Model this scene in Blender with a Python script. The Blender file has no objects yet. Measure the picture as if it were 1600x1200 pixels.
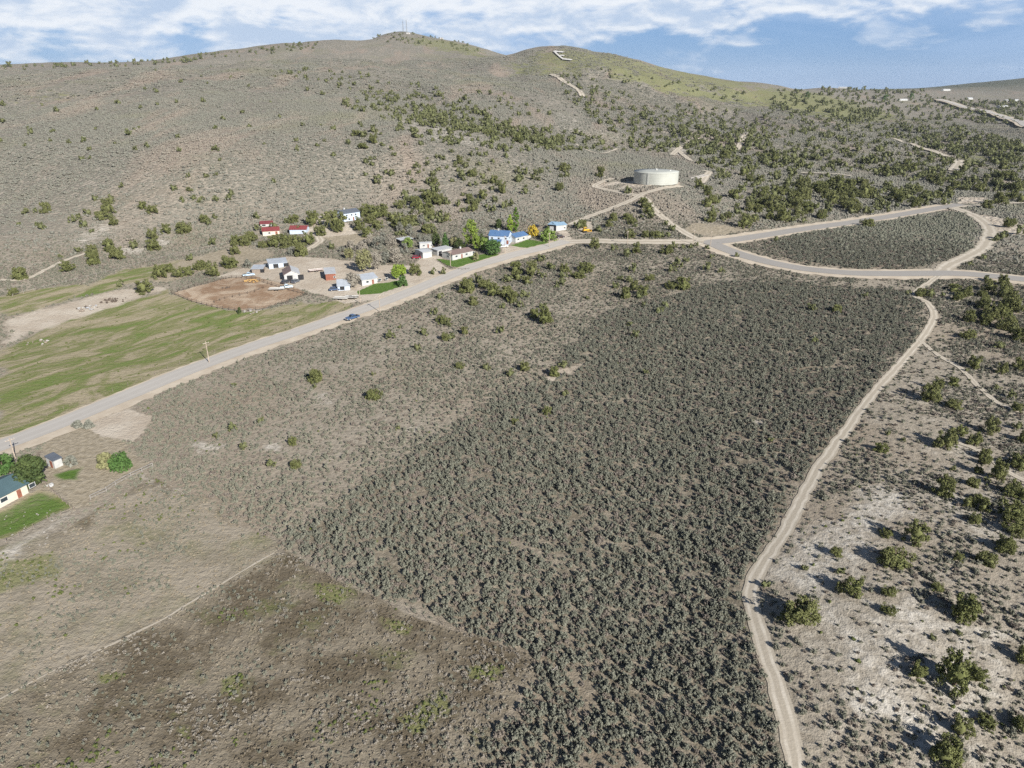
import bpy, math, random
import numpy as np
from mathutils import Vector, Matrix
R = math.radians
random.seed(7); rng = np.random.default_rng(11)
scene = bpy.context.scene
COL = scene.collection

# ------------------------------------------------------------------ camera
CAM_H, PITCH, FPX = 90.0, R(22.9), 1111.0          # FPX: focal length in px of the 1600x1200 photograph
cam = bpy.data.objects.new('camera', bpy.data.cameras.new('camera')); COL.objects.link(cam)
cam.data.sensor_width = 36.0; cam.data.lens = 36.0 * FPX / 1600.0
cam.data.clip_start = 1.0; cam.data.clip_end = 40000
cam.location = (0, 0, CAM_H); cam.rotation_euler = (R(90) - PITCH, 0, 0)
scene.camera = cam
# ------------------------------------------------------------------ sun, sky, exposure
SUN_EL, SUN_AZ = R(29.5), R(145)      # azimuth clockwise from +Y (the view direction): sun behind, to the right
sv = Vector((math.sin(SUN_AZ) * math.cos(SUN_EL), math.cos(SUN_AZ) * math.cos(SUN_EL), math.sin(SUN_EL)))
sun = bpy.data.objects.new('sun', bpy.data.lights.new('sun', 'SUN')); COL.objects.link(sun)
sun.data.energy = 5.0; sun.data.angle = R(0.5); sun.data.color = (1.0, 0.96, 0.90)
sun.rotation_euler = sv.to_track_quat('Z', 'Y').to_euler()
scene.view_settings.view_transform = 'Standard'; scene.view_settings.look = 'None'
scene.view_settings.exposure = 0.74; scene.view_settings.gamma = 1.0
scene.view_settings.use_curve_mapping = False
scene.cycles.max_bounces = 4; scene.cycles.diffuse_bounces = 2; scene.cycles.glossy_bounces = 1; scene.cycles.transmission_bounces = 2
scene.cycles.use_adaptive_sampling = True; scene.cycles.adaptive_threshold = 0.006; scene.cycles.use_denoising = False

def nd(nt, typ, **kw):
    n = nt.nodes.new(typ)
    for k, v in kw.items(): setattr(n, k, v)
    return n
world = bpy.data.worlds.new('World'); scene.world = world; world.use_nodes = True
wt = world.node_tree; wt.nodes.clear()
w_out = nd(wt, 'ShaderNodeOutputWorld'); w_bg = nd(wt, 'ShaderNodeBackground')
sky = nd(wt, 'ShaderNodeTexSky'); sky.sky_type = 'NISHITA'; sky.sun_disc = False
sky.sun_elevation = SUN_EL; sky.sun_rotation = SUN_AZ; sky.altitude = 1900; sky.air_density = 1.0; sky.dust_density = 0.3; sky.ozone_density = 2.0
tc = nd(wt, 'ShaderNodeTexCoord')
def wmap(scale, loc=(0, 0, 0)):
    m = nd(wt, 'ShaderNodeMapping'); m.inputs['Scale'].default_value = scale; m.inputs['Location'].default_value = loc
    wt.links.new(tc.outputs['Generated'], m.inputs['Vector']); return m.outputs['Vector']
def wnoise(vec, detail, rough, dist=0.0, scale=1.0):
    n = nd(wt, 'ShaderNodeTexNoise'); n.inputs['Scale'].default_value = scale; n.inputs['Detail'].default_value = detail
    n.inputs['Roughness'].default_value = rough; n.inputs['Distortion'].default_value = dist
    wt.links.new(vec, n.inputs['Vector']); return n.outputs['Fac']
def wramp(val, a, b):
    n = nd(wt, 'ShaderNodeMapRange'); n.interpolation_type = 'SMOOTHSTEP'
    n.inputs['From Min'].default_value = a; n.inputs['From Max'].default_value = b
    wt.links.new(val, n.inputs['Value']); return n.outputs['Result']
def wmath(op, a, b):
    n = nd(wt, 'ShaderNodeMath', operation=op)
    for i, v in enumerate((a, b)):
        if isinstance(v, (int, float)): n.inputs[i].default_value = v
        else: wt.links.new(v, n.inputs[i])
    return n.outputs[0]
def wmix(fac, a, b):
    n = nd(wt, 'ShaderNodeMix', data_type='RGBA')
    for s, v in ((n.inputs['Factor'], fac), (n.inputs[6], a), (n.inputs[7], b)):
        if isinstance(v, (int, float, tuple)): s.default_value = v if not isinstance(v, tuple) else (*v, 1)
        else: wt.links.new(v, s)
    return n.outputs[2]
sepw = nd(wt, 'ShaderNodeSeparateXYZ'); wt.links.new(tc.outputs['Generated'], sepw.inputs[0])
skyc = nd(wt, 'ShaderNodeVectorMath', operation='SCALE'); skyc.inputs['Scale'].default_value = 0.075
wt.links.new(sky.outputs['Color'], skyc.inputs[0])
# a broken cloud deck: blue-grey undersides and rain veils low down, white sunlit heads above
veil = wramp(wnoise(wmap((3.2, 3.2, 11.0), (4.1, 1.3, 0.2)), 5, 0.5, 0.6), 0.36, 0.62)
head = wnoise(wmap((12.0, 12.0, 34.0), (1.7, 0.4, 0.9)), 9, 0.55, 0.2)
bank = wramp(sepw.outputs['Z'], 0.42, 0.14)          # the cloud bank stands round the horizon, the sky overhead is clear
lift = wramp(sepw.outputs['Z'], 0.015, 0.10)
# more cloud on the left of the view than on the right
side = wmath('MULTIPLY', sepw.outputs['X'], -0.17)
head = wmath('ADD', wmath('ADD', head, wmath('MULTIPLY', lift, 0.27)), side)
heads = wmath('MULTIPLY', wramp(head, 0.52, 0.72), bank)
shade = wmath('MULTIPLY', wramp(wnoise(wmap((12.0, 12.0, 34.0), (1.7, 0.4, 0.72)), 7, 0.6, 0.25), 0.42, 0.64), 0.85)
blue = wmix(wmath('MULTIPLY', bank, 0.75), skyc.outputs[0], (0.15, 0.315, 0.62))
c1 = wmix(wmath('MULTIPLY', wmath('MULTIPLY', veil, bank), 0.75), blue, (0.36, 0.50, 0.72))
c2 = wmix(wmath('MULTIPLY', heads, 0.92), c1, wmix(shade, (0.80, 0.83, 0.87), (0.40, 0.52, 0.70)))
wt.links.new(c2, w_bg.inputs['Color']); w_bg.inputs['Strength'].default_value = 0.68
wt.links.new(w_bg.outputs[0], w_out.inputs['Surface'])

# ------------------------------------------------------------------ numpy helpers
def vnoise(x, y, seed=0):
    xi = np.floor(x).astype(np.int64); yi = np.floor(y).astype(np.int64); xf = x - xi; yf = y - yi
    def h(a, b):
        n = (a * 374761393 + b * 668265263 + seed * 974634777) & 0xFFFFFFFF
        n = ((n ^ (n >> 13)) * 1274126177) & 0xFFFFFFFF
        return ((n ^ (n >> 16)) & 0xFFFF) / 65535.0
    u = xf * xf * (3 - 2 * xf); v = yf * yf * (3 - 2 * yf)
    return (h(xi, yi) * (1 - u) + h(xi + 1, yi) * u) * (1 - v) + (h(xi, yi + 1) * (1 - u) + h(xi + 1, yi + 1) * u) * v
def fbm(x, y, wl, octv=4, seed=0):
    s = 0; a = 1; t = 0
    for i in range(octv):
        s = s + a * vnoise(x / wl + 17.3 * i, y / wl - 9.1 * i, seed + i); t += a; a *= 0.5; wl *= 0.5
    return s / t
def sstep(v, a, b):
    t = np.clip((v - a) / (b - a), 0, 1); return t * t * (3 - 2 * t)

# ------------------------------------------------------------------ terrain: survey points -> smooth surface
sP, cP = math.sin(PITCH), math.cos(PITCH)
def ray(px, py):
    a, b = (px - 800) / FPX, (600 - py) / FPX
    x, y, z = a, cP + b * sP, -sP + b * cP
    h = math.hypot(x, y); return math.atan2(x, y), z / h          # azimuth, slope
CT = []
def cz(px, py, z):
    az, s = ray(px, py); CT.append((az, (z - CAM_H) / s, z))
def cd(px, py, d, dz=0):
    az, s = ray(px, py); CT.append((az, d, CAM_H + s * d + dz))
def ca(px, d, z):
    az, s = ray(px, 300); CT.append((az, d, z))
for x in range(-100, 1701, 300):
    for y, z in ((1250, 0), (950, 0), (760, 0), (620, 0.0)):
        cz(x, y, z + (3.0 if x > 1390 and y < 1200 else 0))
for p in ((0,560,0),(400,520,0),(800,520,2),(1200,520,3),(1600,520,4),(0,450,4),(250,435,4),(450,425,5),(650,415,6),(890,375,8),
          (1110,380,10),(1300,425,8),(1600,437,8),(545,342,13),(430,362,10),(0,380,12),(-100,450,4),(1700,450,8),(760,360,10),
          (0,300,24),(0,230,46),(0,180,63),(-120,300,24),(-120,230,46),(300,340,15),(300,250,42),(300,180,64),(600,300,20),(600,250,38),(600,180,62),
          (800,300,20),(800,230,41),(800,180,59),(1024,290,24),(960,290,22),(1024,262,25),(1100,300,19),(1100,230,27),(1100,185,36),(900,230,33),
          (1250,330,12),(1250,260,18),(1250,200,30),(1400,330,10),(1400,250,14),(1400,200,22),(1400,165,36),(1600,330,10),(1600,250,12),
          (1600,200,20),(1720,330,10),(1720,250,12),(1720,200,22)): cz(*p)
for p in ((0,122,1150),(150,109,1200),(300,105,1250),(450,99,1300),(560,108,1350),(-120,125,1100),(300,132,950),(600,132,1000),(800,130,1150),(800,104,1600),
          (-100,104,2000),(100,97,2000),(200,99,2000),(300,85,2000),(430,69,2100),(520,62,2150),(560,66,2200),(578,64,2220),(590,55,2235),(605,50.5,2250),(630,48.5,2250),(650,51,2250),(672,57.5,2250),(710,63,2230),(740,70,2200),(768,79,2100),
          (790,90,1950),(830,77,1800),(880,75,1750),(950,83,1750),(1010,98,1800),(1100,117,1900),(1200,132,2200),(1300,138,2800),(1400,141,3500),
          (1450,140,4000),(1500,134,4500),(1600,122,5000),(1720,112,5000),(880,110,1500),(1000,125,1500),(1100,145,1600),(1600,150,3000),(950,150,1150),(880,150,1100)): cd(*p)
for p in ((0,1550,100),(200,1600,103),(400,1650,118),(-120,1550,100),(580,1700,130),
          (0,2600,70),(300,2600,90),(600,2900,120),(900,2400,90),(1100,2600,60),(1300,3600,40),(1500,6500,80),(1700,7500,120),(-120,2600,70)): ca(*p)
for x in (-120, 300, 700, 1100, 1500, 1720): ca(x, 14000, 20)
for x in (-200, 200, 600, 1000, 1400, 1800): ca(x, 40, 0); ca(x, 12, 0)
CT = np.array(CT)
KU = 1.6
def feat(az, d): return np.stack([np.clip(az, -0.85, 0.85) * KU, np.log(d)], -1)
def tps(r2): return 0.5 * r2 * np.log(r2 + 1e-9)
Fc = feat(CT[:, 0], CT[:, 1]); n_ = len(CT)
A_ = np.zeros((n_ + 3, n_ + 3)); D2 = ((Fc[:, None] - Fc[None]) ** 2).sum(-1)
A_[:n_, :n_] = tps(D2) + np.eye(n_) * 2e-4; A_[:n_, n_] = 1; A_[:n_, n_ + 1:] = Fc; A_[n_, :n_] = 1; A_[n_ + 1:, :n_] = Fc.T
W_ = np.linalg.solve(A_, np.concatenate([CT[:, 2], [0, 0, 0]]))
def base_h(az, d):
    F = feat(az, d).reshape(-1, 2); out = np.empty(len(F))
    for i in range(0, len(F), 40000):
        f = F[i:i + 40000]; out[i:i + 40000] = tps(((f[:, None] - Fc[None]) ** 2).sum(-1)) @ W_[:n_] + W_[n_] + f @ W_[n_ + 1:]
    return out.reshape(np.shape(d))
AZ = np.radians(np.concatenate([np.linspace(-180, -49, 50)[:-1], np.linspace(-49, -41, 40)[:-1], np.linspace(-41, 41, 640), np.linspace(41, 49, 40)[1:], np.linspace(49, 180, 50)[1:]]))
LD = np.concatenate([np.linspace(math.log(4), math.log(62), 26)[:-1], np.linspace(math.log(62), math.log(2600), 560), np.linspace(math.log(2600), math.log(9000), 70)[1:]])
GA, GL = np.meshgrid(AZ, LD); GD = np.exp(GL); GX = GD * np.sin(GA); GY = GD * np.cos(GA)
# coarse spline then refine
caz = np.linspace(-0.86, 0.86, 360); cl = np.linspace(LD[0], LD[-1], 300)
CA, CL = np.meshgrid(caz, cl); CZ = base_h(CA, np.exp(CL))
def bil(Z, u0, du, v0, dv, u, v):
    fu = np.clip((u - u0) / du, 0, Z.shape[1] - 1.001); fv = np.clip((v - v0) / dv, 0, Z.shape[0] - 1.001)
    iu = fu.astype(int); iv = fv.astype(int); a = fu - iu; b = fv - iv
    return (Z[iv, iu] * (1 - a) + Z[iv, iu + 1] * a) * (1 - b) + (Z[iv + 1, iu] * (1 - a) + Z[iv + 1, iu + 1] * a) * b
GZ = bil(CZ, caz[0], caz[1] - caz[0], cl[0], cl[1] - cl[0], np.clip(GA, -0.86, 0.86), GL)
hillw = sstep(GD, 480, 1000) * (1 - 0.6 * sstep(GD, 3000, 6000))
gul = np.abs(fbm(GX * 0.8 + GY * 0.25, GY * 0.45 - GX * 0.2, 130, 4, 5) - 0.5) * 2
GZ = GZ + hillw * ((fbm(GX, GY, 260, 4, 3) - 0.5) * 15 + (gul - 0.3) * 20) * np.clip(GD / 1200, 0.5, 1.4) * (1 - .72 * sstep(GD, 1450, 1900))
GZ = GZ + (1 - hillw) * (fbm(GX, GY, 45, 3, 8) - 0.5) * 0.9
def zat(x, y):
    x = np.asarray(x, float); y = np.asarray(y, float)
    a = np.arctan2(x, y); l = np.log(np.maximum(np.hypot(x, y), 4.01))
    fu = np.interp(a, AZ, np.arange(len(AZ))); fv = np.interp(l, LD, np.arange(len(LD)))
    iu = np.minimum(fu.astype(int), len(AZ) - 2); iv = np.minimum(fv.astype(int), len(LD) - 2); p = fu - iu; q = fv - iv
    return (GZ[iv, iu] * (1 - p) + GZ[iv, iu + 1] * p) * (1 - q) + (GZ[iv + 1, iu] * (1 - p) + GZ[iv + 1, iu + 1] * p) * q
DROW = np.exp(LD)
def G(px, py):
    """where on the ground the survey sight line (px, py) lands: (x, y, z)"""
    az, s = ray(px, py); fu = np.interp(az, AZ, np.arange(len(AZ))); iu = int(min(fu, len(AZ) - 2)); p = fu - iu
    zc = GZ[:, iu] * (1 - p) + GZ[:, iu + 1] * p
    e = (zc - CAM_H) / DROW - s; k = np.nonzero(e >= 0)[0]
    if len(k) == 0:
        k = int(np.argmax(e[DROW > 300])) + int((DROW <= 300).sum()); d = DROW[k]
    else:
        k = max(int(k[0]), 1); t = -e[k - 1] / (e[k] - e[k - 1]); d = DROW[k - 1] + t * (DROW[k] - DROW[k - 1])
    x, y = d * math.sin(az), d * math.cos(az)
    return Vector((x, y, float(zat(x, y))))
def depth_of(p): return p.y * cP - (p.z - CAM_H) * sP
def ppm(p): return FPX / depth_of(p)                 # photograph pixels per metre at p

# ------------------------------------------------------------------ ground cover polygons
def poly_sd(P, x, y):
    """signed distance in log-polar ground coordinates, positive inside"""
    A = np.array([(math.atan2(v.x, v.y), math.log(math.hypot(v.x, v.y))) for v in P])
    U = np.arctan2(x, y); V = np.log(np.maximum(np.hypot(x, y), 1.0))
    out = np.full(U.shape, -1.0)
    m = (U > A[:, 0].min() - .06) & (U < A[:, 0].max() + .06) & (V > A[:, 1].min() - .1) & (V < A[:, 1].max() + .1)
    u, v = U[m], V[m]; ins = np.zeros(u.shape, bool); dm = np.full(u.shape, 9.0)
    for i in range(len(A)):
        (x0, y0), (x1, y1) = A[i - 1], A[i]
        c = ((y0 > v) != (y1 > v)); 
        if y1 != y0: ins ^= c & (u < (x1 - x0) * (v - y0) / (y1 - y0) + x0)
        L = (x1 - x0) ** 2 + (y1 - y0) ** 2 + 1e-12; t = np.clip(((u - x0) * (x1 - x0) + (v - y0) * (y1 - y0)) / L, 0, 1)
        dm = np.minimum(dm, np.hypot(u - x0 - t * (x1 - x0), v - y0 - t * (y1 - y0)))
    out[m] = np.where(ins, dm, -dm); return out
ZONES = {   # name: list of (polygon, softness, strength)
 'green': [([(0,545),(0,690),(60,668),(180,620),(300,572),(480,508),(545,483),(552,470),(470,470),(440,478),(385,492),(330,482),(262,452),(200,470),(100,500),(40,530)], .02, 1),
           ([(0,466),(60,454),(130,440),(245,410),(300,402),(270,425),(160,458),(60,485),(0,500)], .02, .85),
           ([(-40,850),(-40,812),(0,800),(60,766),(86,770),(112,792),(70,812),(20,838)], .01, 1), ([(560,385),(640,375),(700,380),(700,398),(640,410),(560,408)], .02, .35)],
 'drygrass': [([(240,412),(390,378),(420,392),(440,398),(400,408),(350,424),(300,425),(262,440),(230,440)], .015, 1),
              ([(500,362),(570,365),(590,380),(520,388)], .01, .8), ([(20,720),(60,680),(120,660),(200,690),(235,725),(140,790),(110,800),(60,750)], .03, .8),
              ([(1080,345),(1140,352),(1180,362),(1110,372),(1060,360)], .015, .7), ([(680,540),(780,570),(880,560),(960,560),(930,590),(840,610),(740,590)], .03, .35)],
 'field': [([(-80,880),(0,855),(100,825),(200,768),(245,742),(290,770),(340,805),(440,860),(560,928),(700,985),(828,1030),(842,1062),(780,1130),(745,1210),(730,1400),(500,1400),(300,1400),(100,1400),(-120,1400),(-120,1150)], .02, 1)],
 'pink': [([(-80,880),(0,860),(100,830),(240,745),(330,805),(432,862),(300,935),(150,1020),(0,1090),(-80,1120)], .05, 1)],
 'white': [([(1190,930),(1215,860),(1300,790),(1400,640),(1460,560),(1620,600),(1640,1000),(1640,1240),(1300,1240),(1240,1100)], .08, .2), ([(1195,905),(1215,865),(1290,810),(1375,760),(1430,800),(1395,860),(1330,895),(1255,920)], .04, .88),
           ([(1260,960),(1420,945),(1580,990),(1610,1080),(1570,1200),(1480,1210),(1420,1160),(1340,1115),(1290,1030)], .06, .70),
           ([(1420,590),(1500,630),(1610,740),(1610,860),(1470,840),(1430,720)], .06, .5), ([(1315,1085),(1400,1075),(1400,1115),(1340,1118)], .02, 1),
           ([(1340,935),(1460,965),(1580,985),(1580,1005),(1440,985)], .015, .9),
           ([(405,692),(445,690),(440,706),(410,706)], .02, 1), ([(310,690),(350,695),(340,712),(315,708)], .02, .9), ([(485,612),(520,612),(515,628),(490,628)], .02, .7),
           ([(635,662),(655,665),(650,678),(636,672)], .015, .9), ([(1175,655),(1195,655),(1195,662),(1178,662)], .01, .9), ([(1255,625),(1272,625),(1270,632),(1256,632)], .01, .8),
           ([(225,745),(290,765),(270,775),(225,755)], .02, .9), ([(0,860),(110,800),(118,806),(60,845),(0,885)], .02, .85),
           ([(590,165),(640,185),(700,200),(780,225),(760,232),(660,215),(600,190)], .02, .6), ([(860,170),(960,205),(1000,225),(960,228),(870,200)], .02, .5),
           ([(1050,230),(1080,220),(1075,240),(1055,245)], .01, .9), ([(560,335),(660,300),(720,320),(700,345),(640,340)], .03, .35),
           ([(110,375),(165,350),(180,355),(130,385)], .015, .7), ([(235,375),(265,362),(270,380),(245,390)], .015, .8), ([(150,400),(175,385),(230,388),(225,394),(170,402)], .01, .8)],
 'tan': [([(345,432),(400,412),(445,402),(480,402),(560,408),(600,414),(690,420),(735,428),(690,440),(600,467),(540,474),(480,457),(430,440),(395,432)], .008, 1),
         ([(640,420),(660,404),(690,399),(686,410),(705,421),(740,424),(730,432),(690,440),(640,434)], .006, 1),
         ([(780,399),(786,386),(800,384),(828,388),(850,383),(878,369),(868,362),(888,360),(893,374),(850,392),(800,402)], .005, 1),
         ([(118,664),(190,632),(235,652),(206,690),(165,676)], .015, 1), ([(0,500),(60,482),(190,452),(270,442),(262,454),(150,492),(60,518),(0,548)], .02, .75),
         ([(928,292),(960,283),(1000,282),(1060,284),(1062,291),(1000,293),(960,296),(975,288)], .006, 1), ([(1500,330),(1560,340),(1600,352),(1600,368),(1545,366),(1520,345)], .01, .8),
         ([(1500,308),(1545,308),(1540,318),(1500,318)], .006, .9), ([(488,350),(520,338),(545,350),(560,365),(500,372),(478,368)], .01, .75), ([(840,575),(935,560),(905,590),(850,605)], .02, .7),
         ([(1420,452),(1445,458),(1450,466),(1425,466)], .006, .8), ([(900,350),(925,345),(925,362),(905,366)], .006, .8)],
 'corral': [([(268,458),(345,437),(392,432),(440,442),(482,457),(476,463),(412,482),(380,484),(340,480),(300,471)], .006, 1)],
 'lawn': [([(559,456),(583,444),(630,437),(638,445),(594,458),(562,460)], .003, 1), ([(683,405),(708,407),(742,398),(782,396),(758,409),(724,420),(697,415)], .003, 1),
          ([(797,384),(823,374.5),(860,379),(824,387.5)], .003, 1), ([(-40,850),(-40,812),(0,800),(60,766),(86,770),(112,792),(70,812),(20,838)], .015, .56),
          ([(76,742),(132,728),(126,752),(92,752)], .015, .8)],
 'egreen': [([(490,912),(550,912),(535,948),(495,942)], .02, .8), ([(620,1122),(690,1082),(705,1110),(648,1155)], .02, .85), ([(728,1042),(785,1042),(775,1066),(732,1062)], .02, .8), ([(342,1056),(392,1050),(380,1092),(335,1092)], .02, .8), ([(270,1130),(310,1125),(300,1160),(262,1160)], .02, .7), ([(150,1050),(200,1045),(195,1062),(150,1072)], .02, .75), ([(-20,870),(90,858),(85,900),(20,915),(-20,930)], .04, .7), ([(590,960),(650,975),(640,995),(595,985)], .02, .6), ([(795,100),(830,80),(880,75),(950,83),(1010,98),(1100,117),(1200,132),(1180,152),(1090,142),(1000,122),(930,114),(850,112)], .04, .62), ([(940,98),(1010,112),(1120,140),(1290,148),(1410,185),(1330,195),(1190,165),(1060,150),(960,122)], .05, 1), ([(620,60),(760,75),(780,92),(640,72)], .03, .6), ([(0,150),(120,130),(130,150),(40,170)], .05, .5), ([(780,95),(900,105),(900,125),(800,120)], .03, .7),
            ([(1500,245),(1530,245),(1525,262),(1500,262)], .02, 1), ([(1530,170),(1590,178),(1580,190),(1540,180)], .02, .9)],
 'dense': [([(440,850),(620,720),(830,600),(950,490),(1150,440),(1400,452),(1440,470),(1430,520),(1300,680),(1180,880),(1165,930),(1235,1240),(700,1260),(735,1190),(842,1062),(828,1025),(700,975),(560,915)], .02, 1),
           ([(1190,380),(1350,345),(1500,330),(1535,350),(1530,375),(1470,418),(1320,420),(1240,405)], .02, .9)],
}
ZW = {k: [([G(*p) for p in pl], s, a) for pl, s, a in v] for k, v in ZONES.items()}
def zone(name, x, y):
    out = np.zeros(x.shape)
    d = np.hypot(x, y); wob = (fbm(x, y, 14, 4, 21) - 0.5) * 2.4
    for P, s, a in ZW[name]:
        sd = poly_sd(P, x, y)
        out = np.maximum(out, a * sstep(sd + wob * s * 0.9, -s, s))
    return out

# ------------------------------------------------------------------ material helpers
class NT:
    def __init__(s, name, rough=0.9, spec=0.2):
        s.m = bpy.data.materials.new(name); s.m.use_nodes = True; s.t = s.m.node_tree
        s.b = s.t.nodes['Principled BSDF']; s.b.inputs['Roughness'].default_value = rough
        s.b.inputs['Specular IOR Level'].default_value = spec
    def L(s, v, sock):
        if isinstance(v, tuple): sock.default_value = (*v, 1) if len(v) == 3 and sock.type == 'RGBA' else v
        elif isinstance(v, (int, float)): sock.default_value = v
        else: s.t.links.new(v, sock)
    def noise(s, scale, detail=4, rough=0.55, vec=None, dist=0):
        n = nd(s.t, 'ShaderNodeTexNoise'); n.inputs['Scale'].default_value = scale; n.inputs['Detail'].default_value = detail
        n.inputs['Roughness'].default_value = rough; n.inputs['Distortion'].default_value = dist
        s.L(vec if vec is not None else s.pos(), n.inputs['Vector']); return n.outputs['Fac']
    def pos(s):
        if not hasattr(s, '_p'): s._p = nd(s.t, 'ShaderNodeNewGeometry').outputs['Position']
        return s._p
    def obj(s):
        if not hasattr(s, '_o'): s._o = nd(s.t, 'ShaderNodeTexCoord').outputs['Object']
        return s._o
    def rnd(s):
        if not hasattr(s, '_r'): s._r = nd(s.t, 'ShaderNodeObjectInfo').outputs['Random']
        return s._r
    def ramp(s, v, a, b):
        n = nd(s.t, 'ShaderNodeMapRange'); n.interpolation_type = 'SMOOTHSTEP'; s.L(v, n.inputs['Value'])
        n.inputs['From Min'].default_value = a; n.inputs['From Max'].default_value = b; return n.outputs['Result']
    def math(s, op, a, b=0.0):
        n = nd(s.t, 'ShaderNodeMath', operation=op); s.L(a, n.inputs[0]); s.L(b, n.inputs[1]); return n.outputs[0]
    def mix(s, f, a, b):
        n = nd(s.t, 'ShaderNodeMix', data_type='RGBA'); s.L(f, n.inputs['Factor']); s.L(a, n.inputs[6]); s.L(b, n.inputs[7]); return n.outputs[2]
    def attr(s, name, typ='GEOMETRY'):
        n = nd(s.t, 'ShaderNodeAttribute'); n.attribute_name = name; n.attribute_type = typ; return n
    def sep(s, c):
        n = nd(s.t, 'ShaderNodeSeparateXYZ'); s.L(c, n.inputs[0]); return n.outputs
    def bump(s, h, dist, strength=1.0):
        n = nd(s.t, 'ShaderNodeBump'); n.inputs['Distance'].default_value = dist; n.inputs['Strength'].default_value = strength
        s.L(h, n.inputs['Height']); s.t.links.new(n.outputs[0], s.b.inputs['Normal'])
    def out(s, c): s.L(c, s.b.inputs['Base Color']); return s.m
def plain(name, c, var=0.15, scale=1.2, rough=0.7, spec=0.3, metal=0.0):
    t = NT(name, rough, spec); t.b.inputs['Metallic'].default_value = metal
    n = t.noise(scale, 5, 0.6, t.obj()); lo = tuple(v * (1 - var) for v in c); hi = tuple(min(1, v * (1 + var)) for v in c)
    return t.out(t.mix(t.ramp(n, .3, .7), lo, hi))

# ground ------------------------------------------------------------
t = NT('ground', 0.95, 0.1)
mA, mA4 = t.attr('mA').outputs['Vector'], t.attr('mA').outputs['Alpha']; mB, mB4 = t.attr('mB').outputs['Vector'], t.attr('mB').outputs['Alpha']
mC, mC4 = t.attr('mC').outputs['Vector'], t.attr('mC').outputs['Alpha']
gr, dg, fi = t.sep(mA); wh, ta, co = t.sep(mB); la, eg, cov = t.sep(mC)
n_big, n_mid, n_fine, n_tiny = t.noise(.018, 2), t.noise(.11, 3, .6), t.noise(.7, 3, .65), t.noise(3.2, 2, .7)
def edge(m, n, k=.9): return t.ramp(t.math('ADD', m, t.math('MULTIPLY', t.math('SUBTRACT', n, .5), k)), .35, .65)
soil = t.mix(t.ramp(n_mid, .35, .68), (.158, .136, .100), (.255, .220, .170))
soil = t.mix(t.math('MULTIPLY', t.math('SUBTRACT', 1.0, mB4), .72), soil, t.mix(t.ramp(n_fine, .32, .66), (.245, .212, .166), (.385, .345, .285)))
soil = t.mix(t.ramp(n_fine, .45, .72), soil, (.30, .26, .20))
soil = t.mix(t.math('MULTIPLY', t.ramp(n_big, .45, .7), .45), soil, (.25, .195, .14))
# far hillsides: brush that is too small to stand as bushes
vor = nd(t.t, 'ShaderNodeTexVoronoi'); vor.inputs['Scale'].default_value = .42; t.L(t.pos(), vor.inputs['Vector'])
dots = t.ramp(vor.outputs['Distance'], .75, .35)
brush = t.mix(n_fine, (.106, .104, .086), (.160, .155, .128))
hm_ = nd(t.t, 'ShaderNodeMapping'); hm_.inputs['Scale'].default_value = (.020, .0065, .0065); t.L(t.pos(), hm_.inputs['Vector']); hmap = hm_.outputs[0]
hill = t.mix(t.math('MULTIPLY', dots, .8), t.mix(t.ramp(n_mid, .3, .7), (.228, .206, .168), (.305, .272, .225)), brush)
hill = t.mix(t.math('MULTIPLY', t.ramp(t.noise(.009, 4, .6), .52, .70), .4), hill, (.190, .185, .115))
hill = t.mix(t.math('MULTIPLY', t.ramp(t.noise(1.0, 4, .6, hmap, .6), .50, .68), .55), hill, (.285, .222, .178))
hill = t.mix(t.math('MULTIPLY', mC4, .85), hill, t.mix(n_mid, (.060, .074, .052), (.095, .105, .072)))
c = t.mix(cov, soil, hill)
dry = t.mix(t.ramp(n_fine, .3, .7), (.245, .208, .148), (.35, .302, .228))
c = t.mix(edge(dg, n_mid), c, dry)
# pasture: green strips in tan grass, running with the road
mp = nd(t.t, 'ShaderNodeMapping'); mp.inputs['Rotation'].default_value = (0, 0, R(-55)); t.L(t.pos(), mp.inputs['Vector'])
mp1 = mp; mp = nd(t.t, 'ShaderNodeMapping'); mp.inputs['Scale'].default_value = (.030, .085, .05); t.L(mp1.outputs[0], mp.inputs['Vector'])
strip = t.noise(1.0, 6, .68, mp.outputs[0], 1.2)
past = t.mix(t.ramp(n_fine, .3, .7), (.27, .23, .15), (.35, .30, .21))
past = t.mix(t.ramp(t.math('ADD', strip, t.math('MULTIPLY', t.math('SUBTRACT', n_fine, .5), .25)), .40, .56), past, t.mix(n_fine, (.150, .160, .062), (.20, .188, .09)))
past = t.mix(t.ramp(t.math('ADD', strip, t.math('MULTIPLY', t.math('SUBTRACT', n_tiny, .5), .45)), .50, .66), past, t.mix(n_tiny, (.090, .140, .030), (.160, .210, .058)))
c = t.mix(edge(gr, n_mid, .7), c, past)
# old field: brown dead grass, pinkish above the trail
fld = t.mix(t.ramp(t.noise(.09, 4, .65), .40, .60), (.116, .095, .065), (.215, .185, .138))
fld = t.mix(t.math('MULTIPLY', t.ramp(t.noise(.06, 5, .62), .53, .68), .8), fld, (.115, .128, .045))
fld = t.mix(t.math('MULTIPLY', t.ramp(n_fine, .5, .75), .6), fld, (.225, .190, .145))
pk = t.mix(t.ramp(n_mid, .32, .62), (.215, .188, .138), (.305, .265, .205))
pk = t.mix(t.math('MULTIPLY', t.ramp(t.noise(.05, 5, .6), .5, .66), .65), pk, (.165, .165, .080))
pk = t.mix(t.math('MULTIPLY', t.ramp(n_fine, .42, .7), .5), pk, (.30, .262, .205))
fld = t.mix(t.ramp(t.math('ADD', mA4, t.math('MULTIPLY', t.math('SUBTRACT', n_mid, .5), 1.0)), .2, .8), fld, pk)
c = t.mix(edge(fi, n_fine, .5), c, fld)
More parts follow.
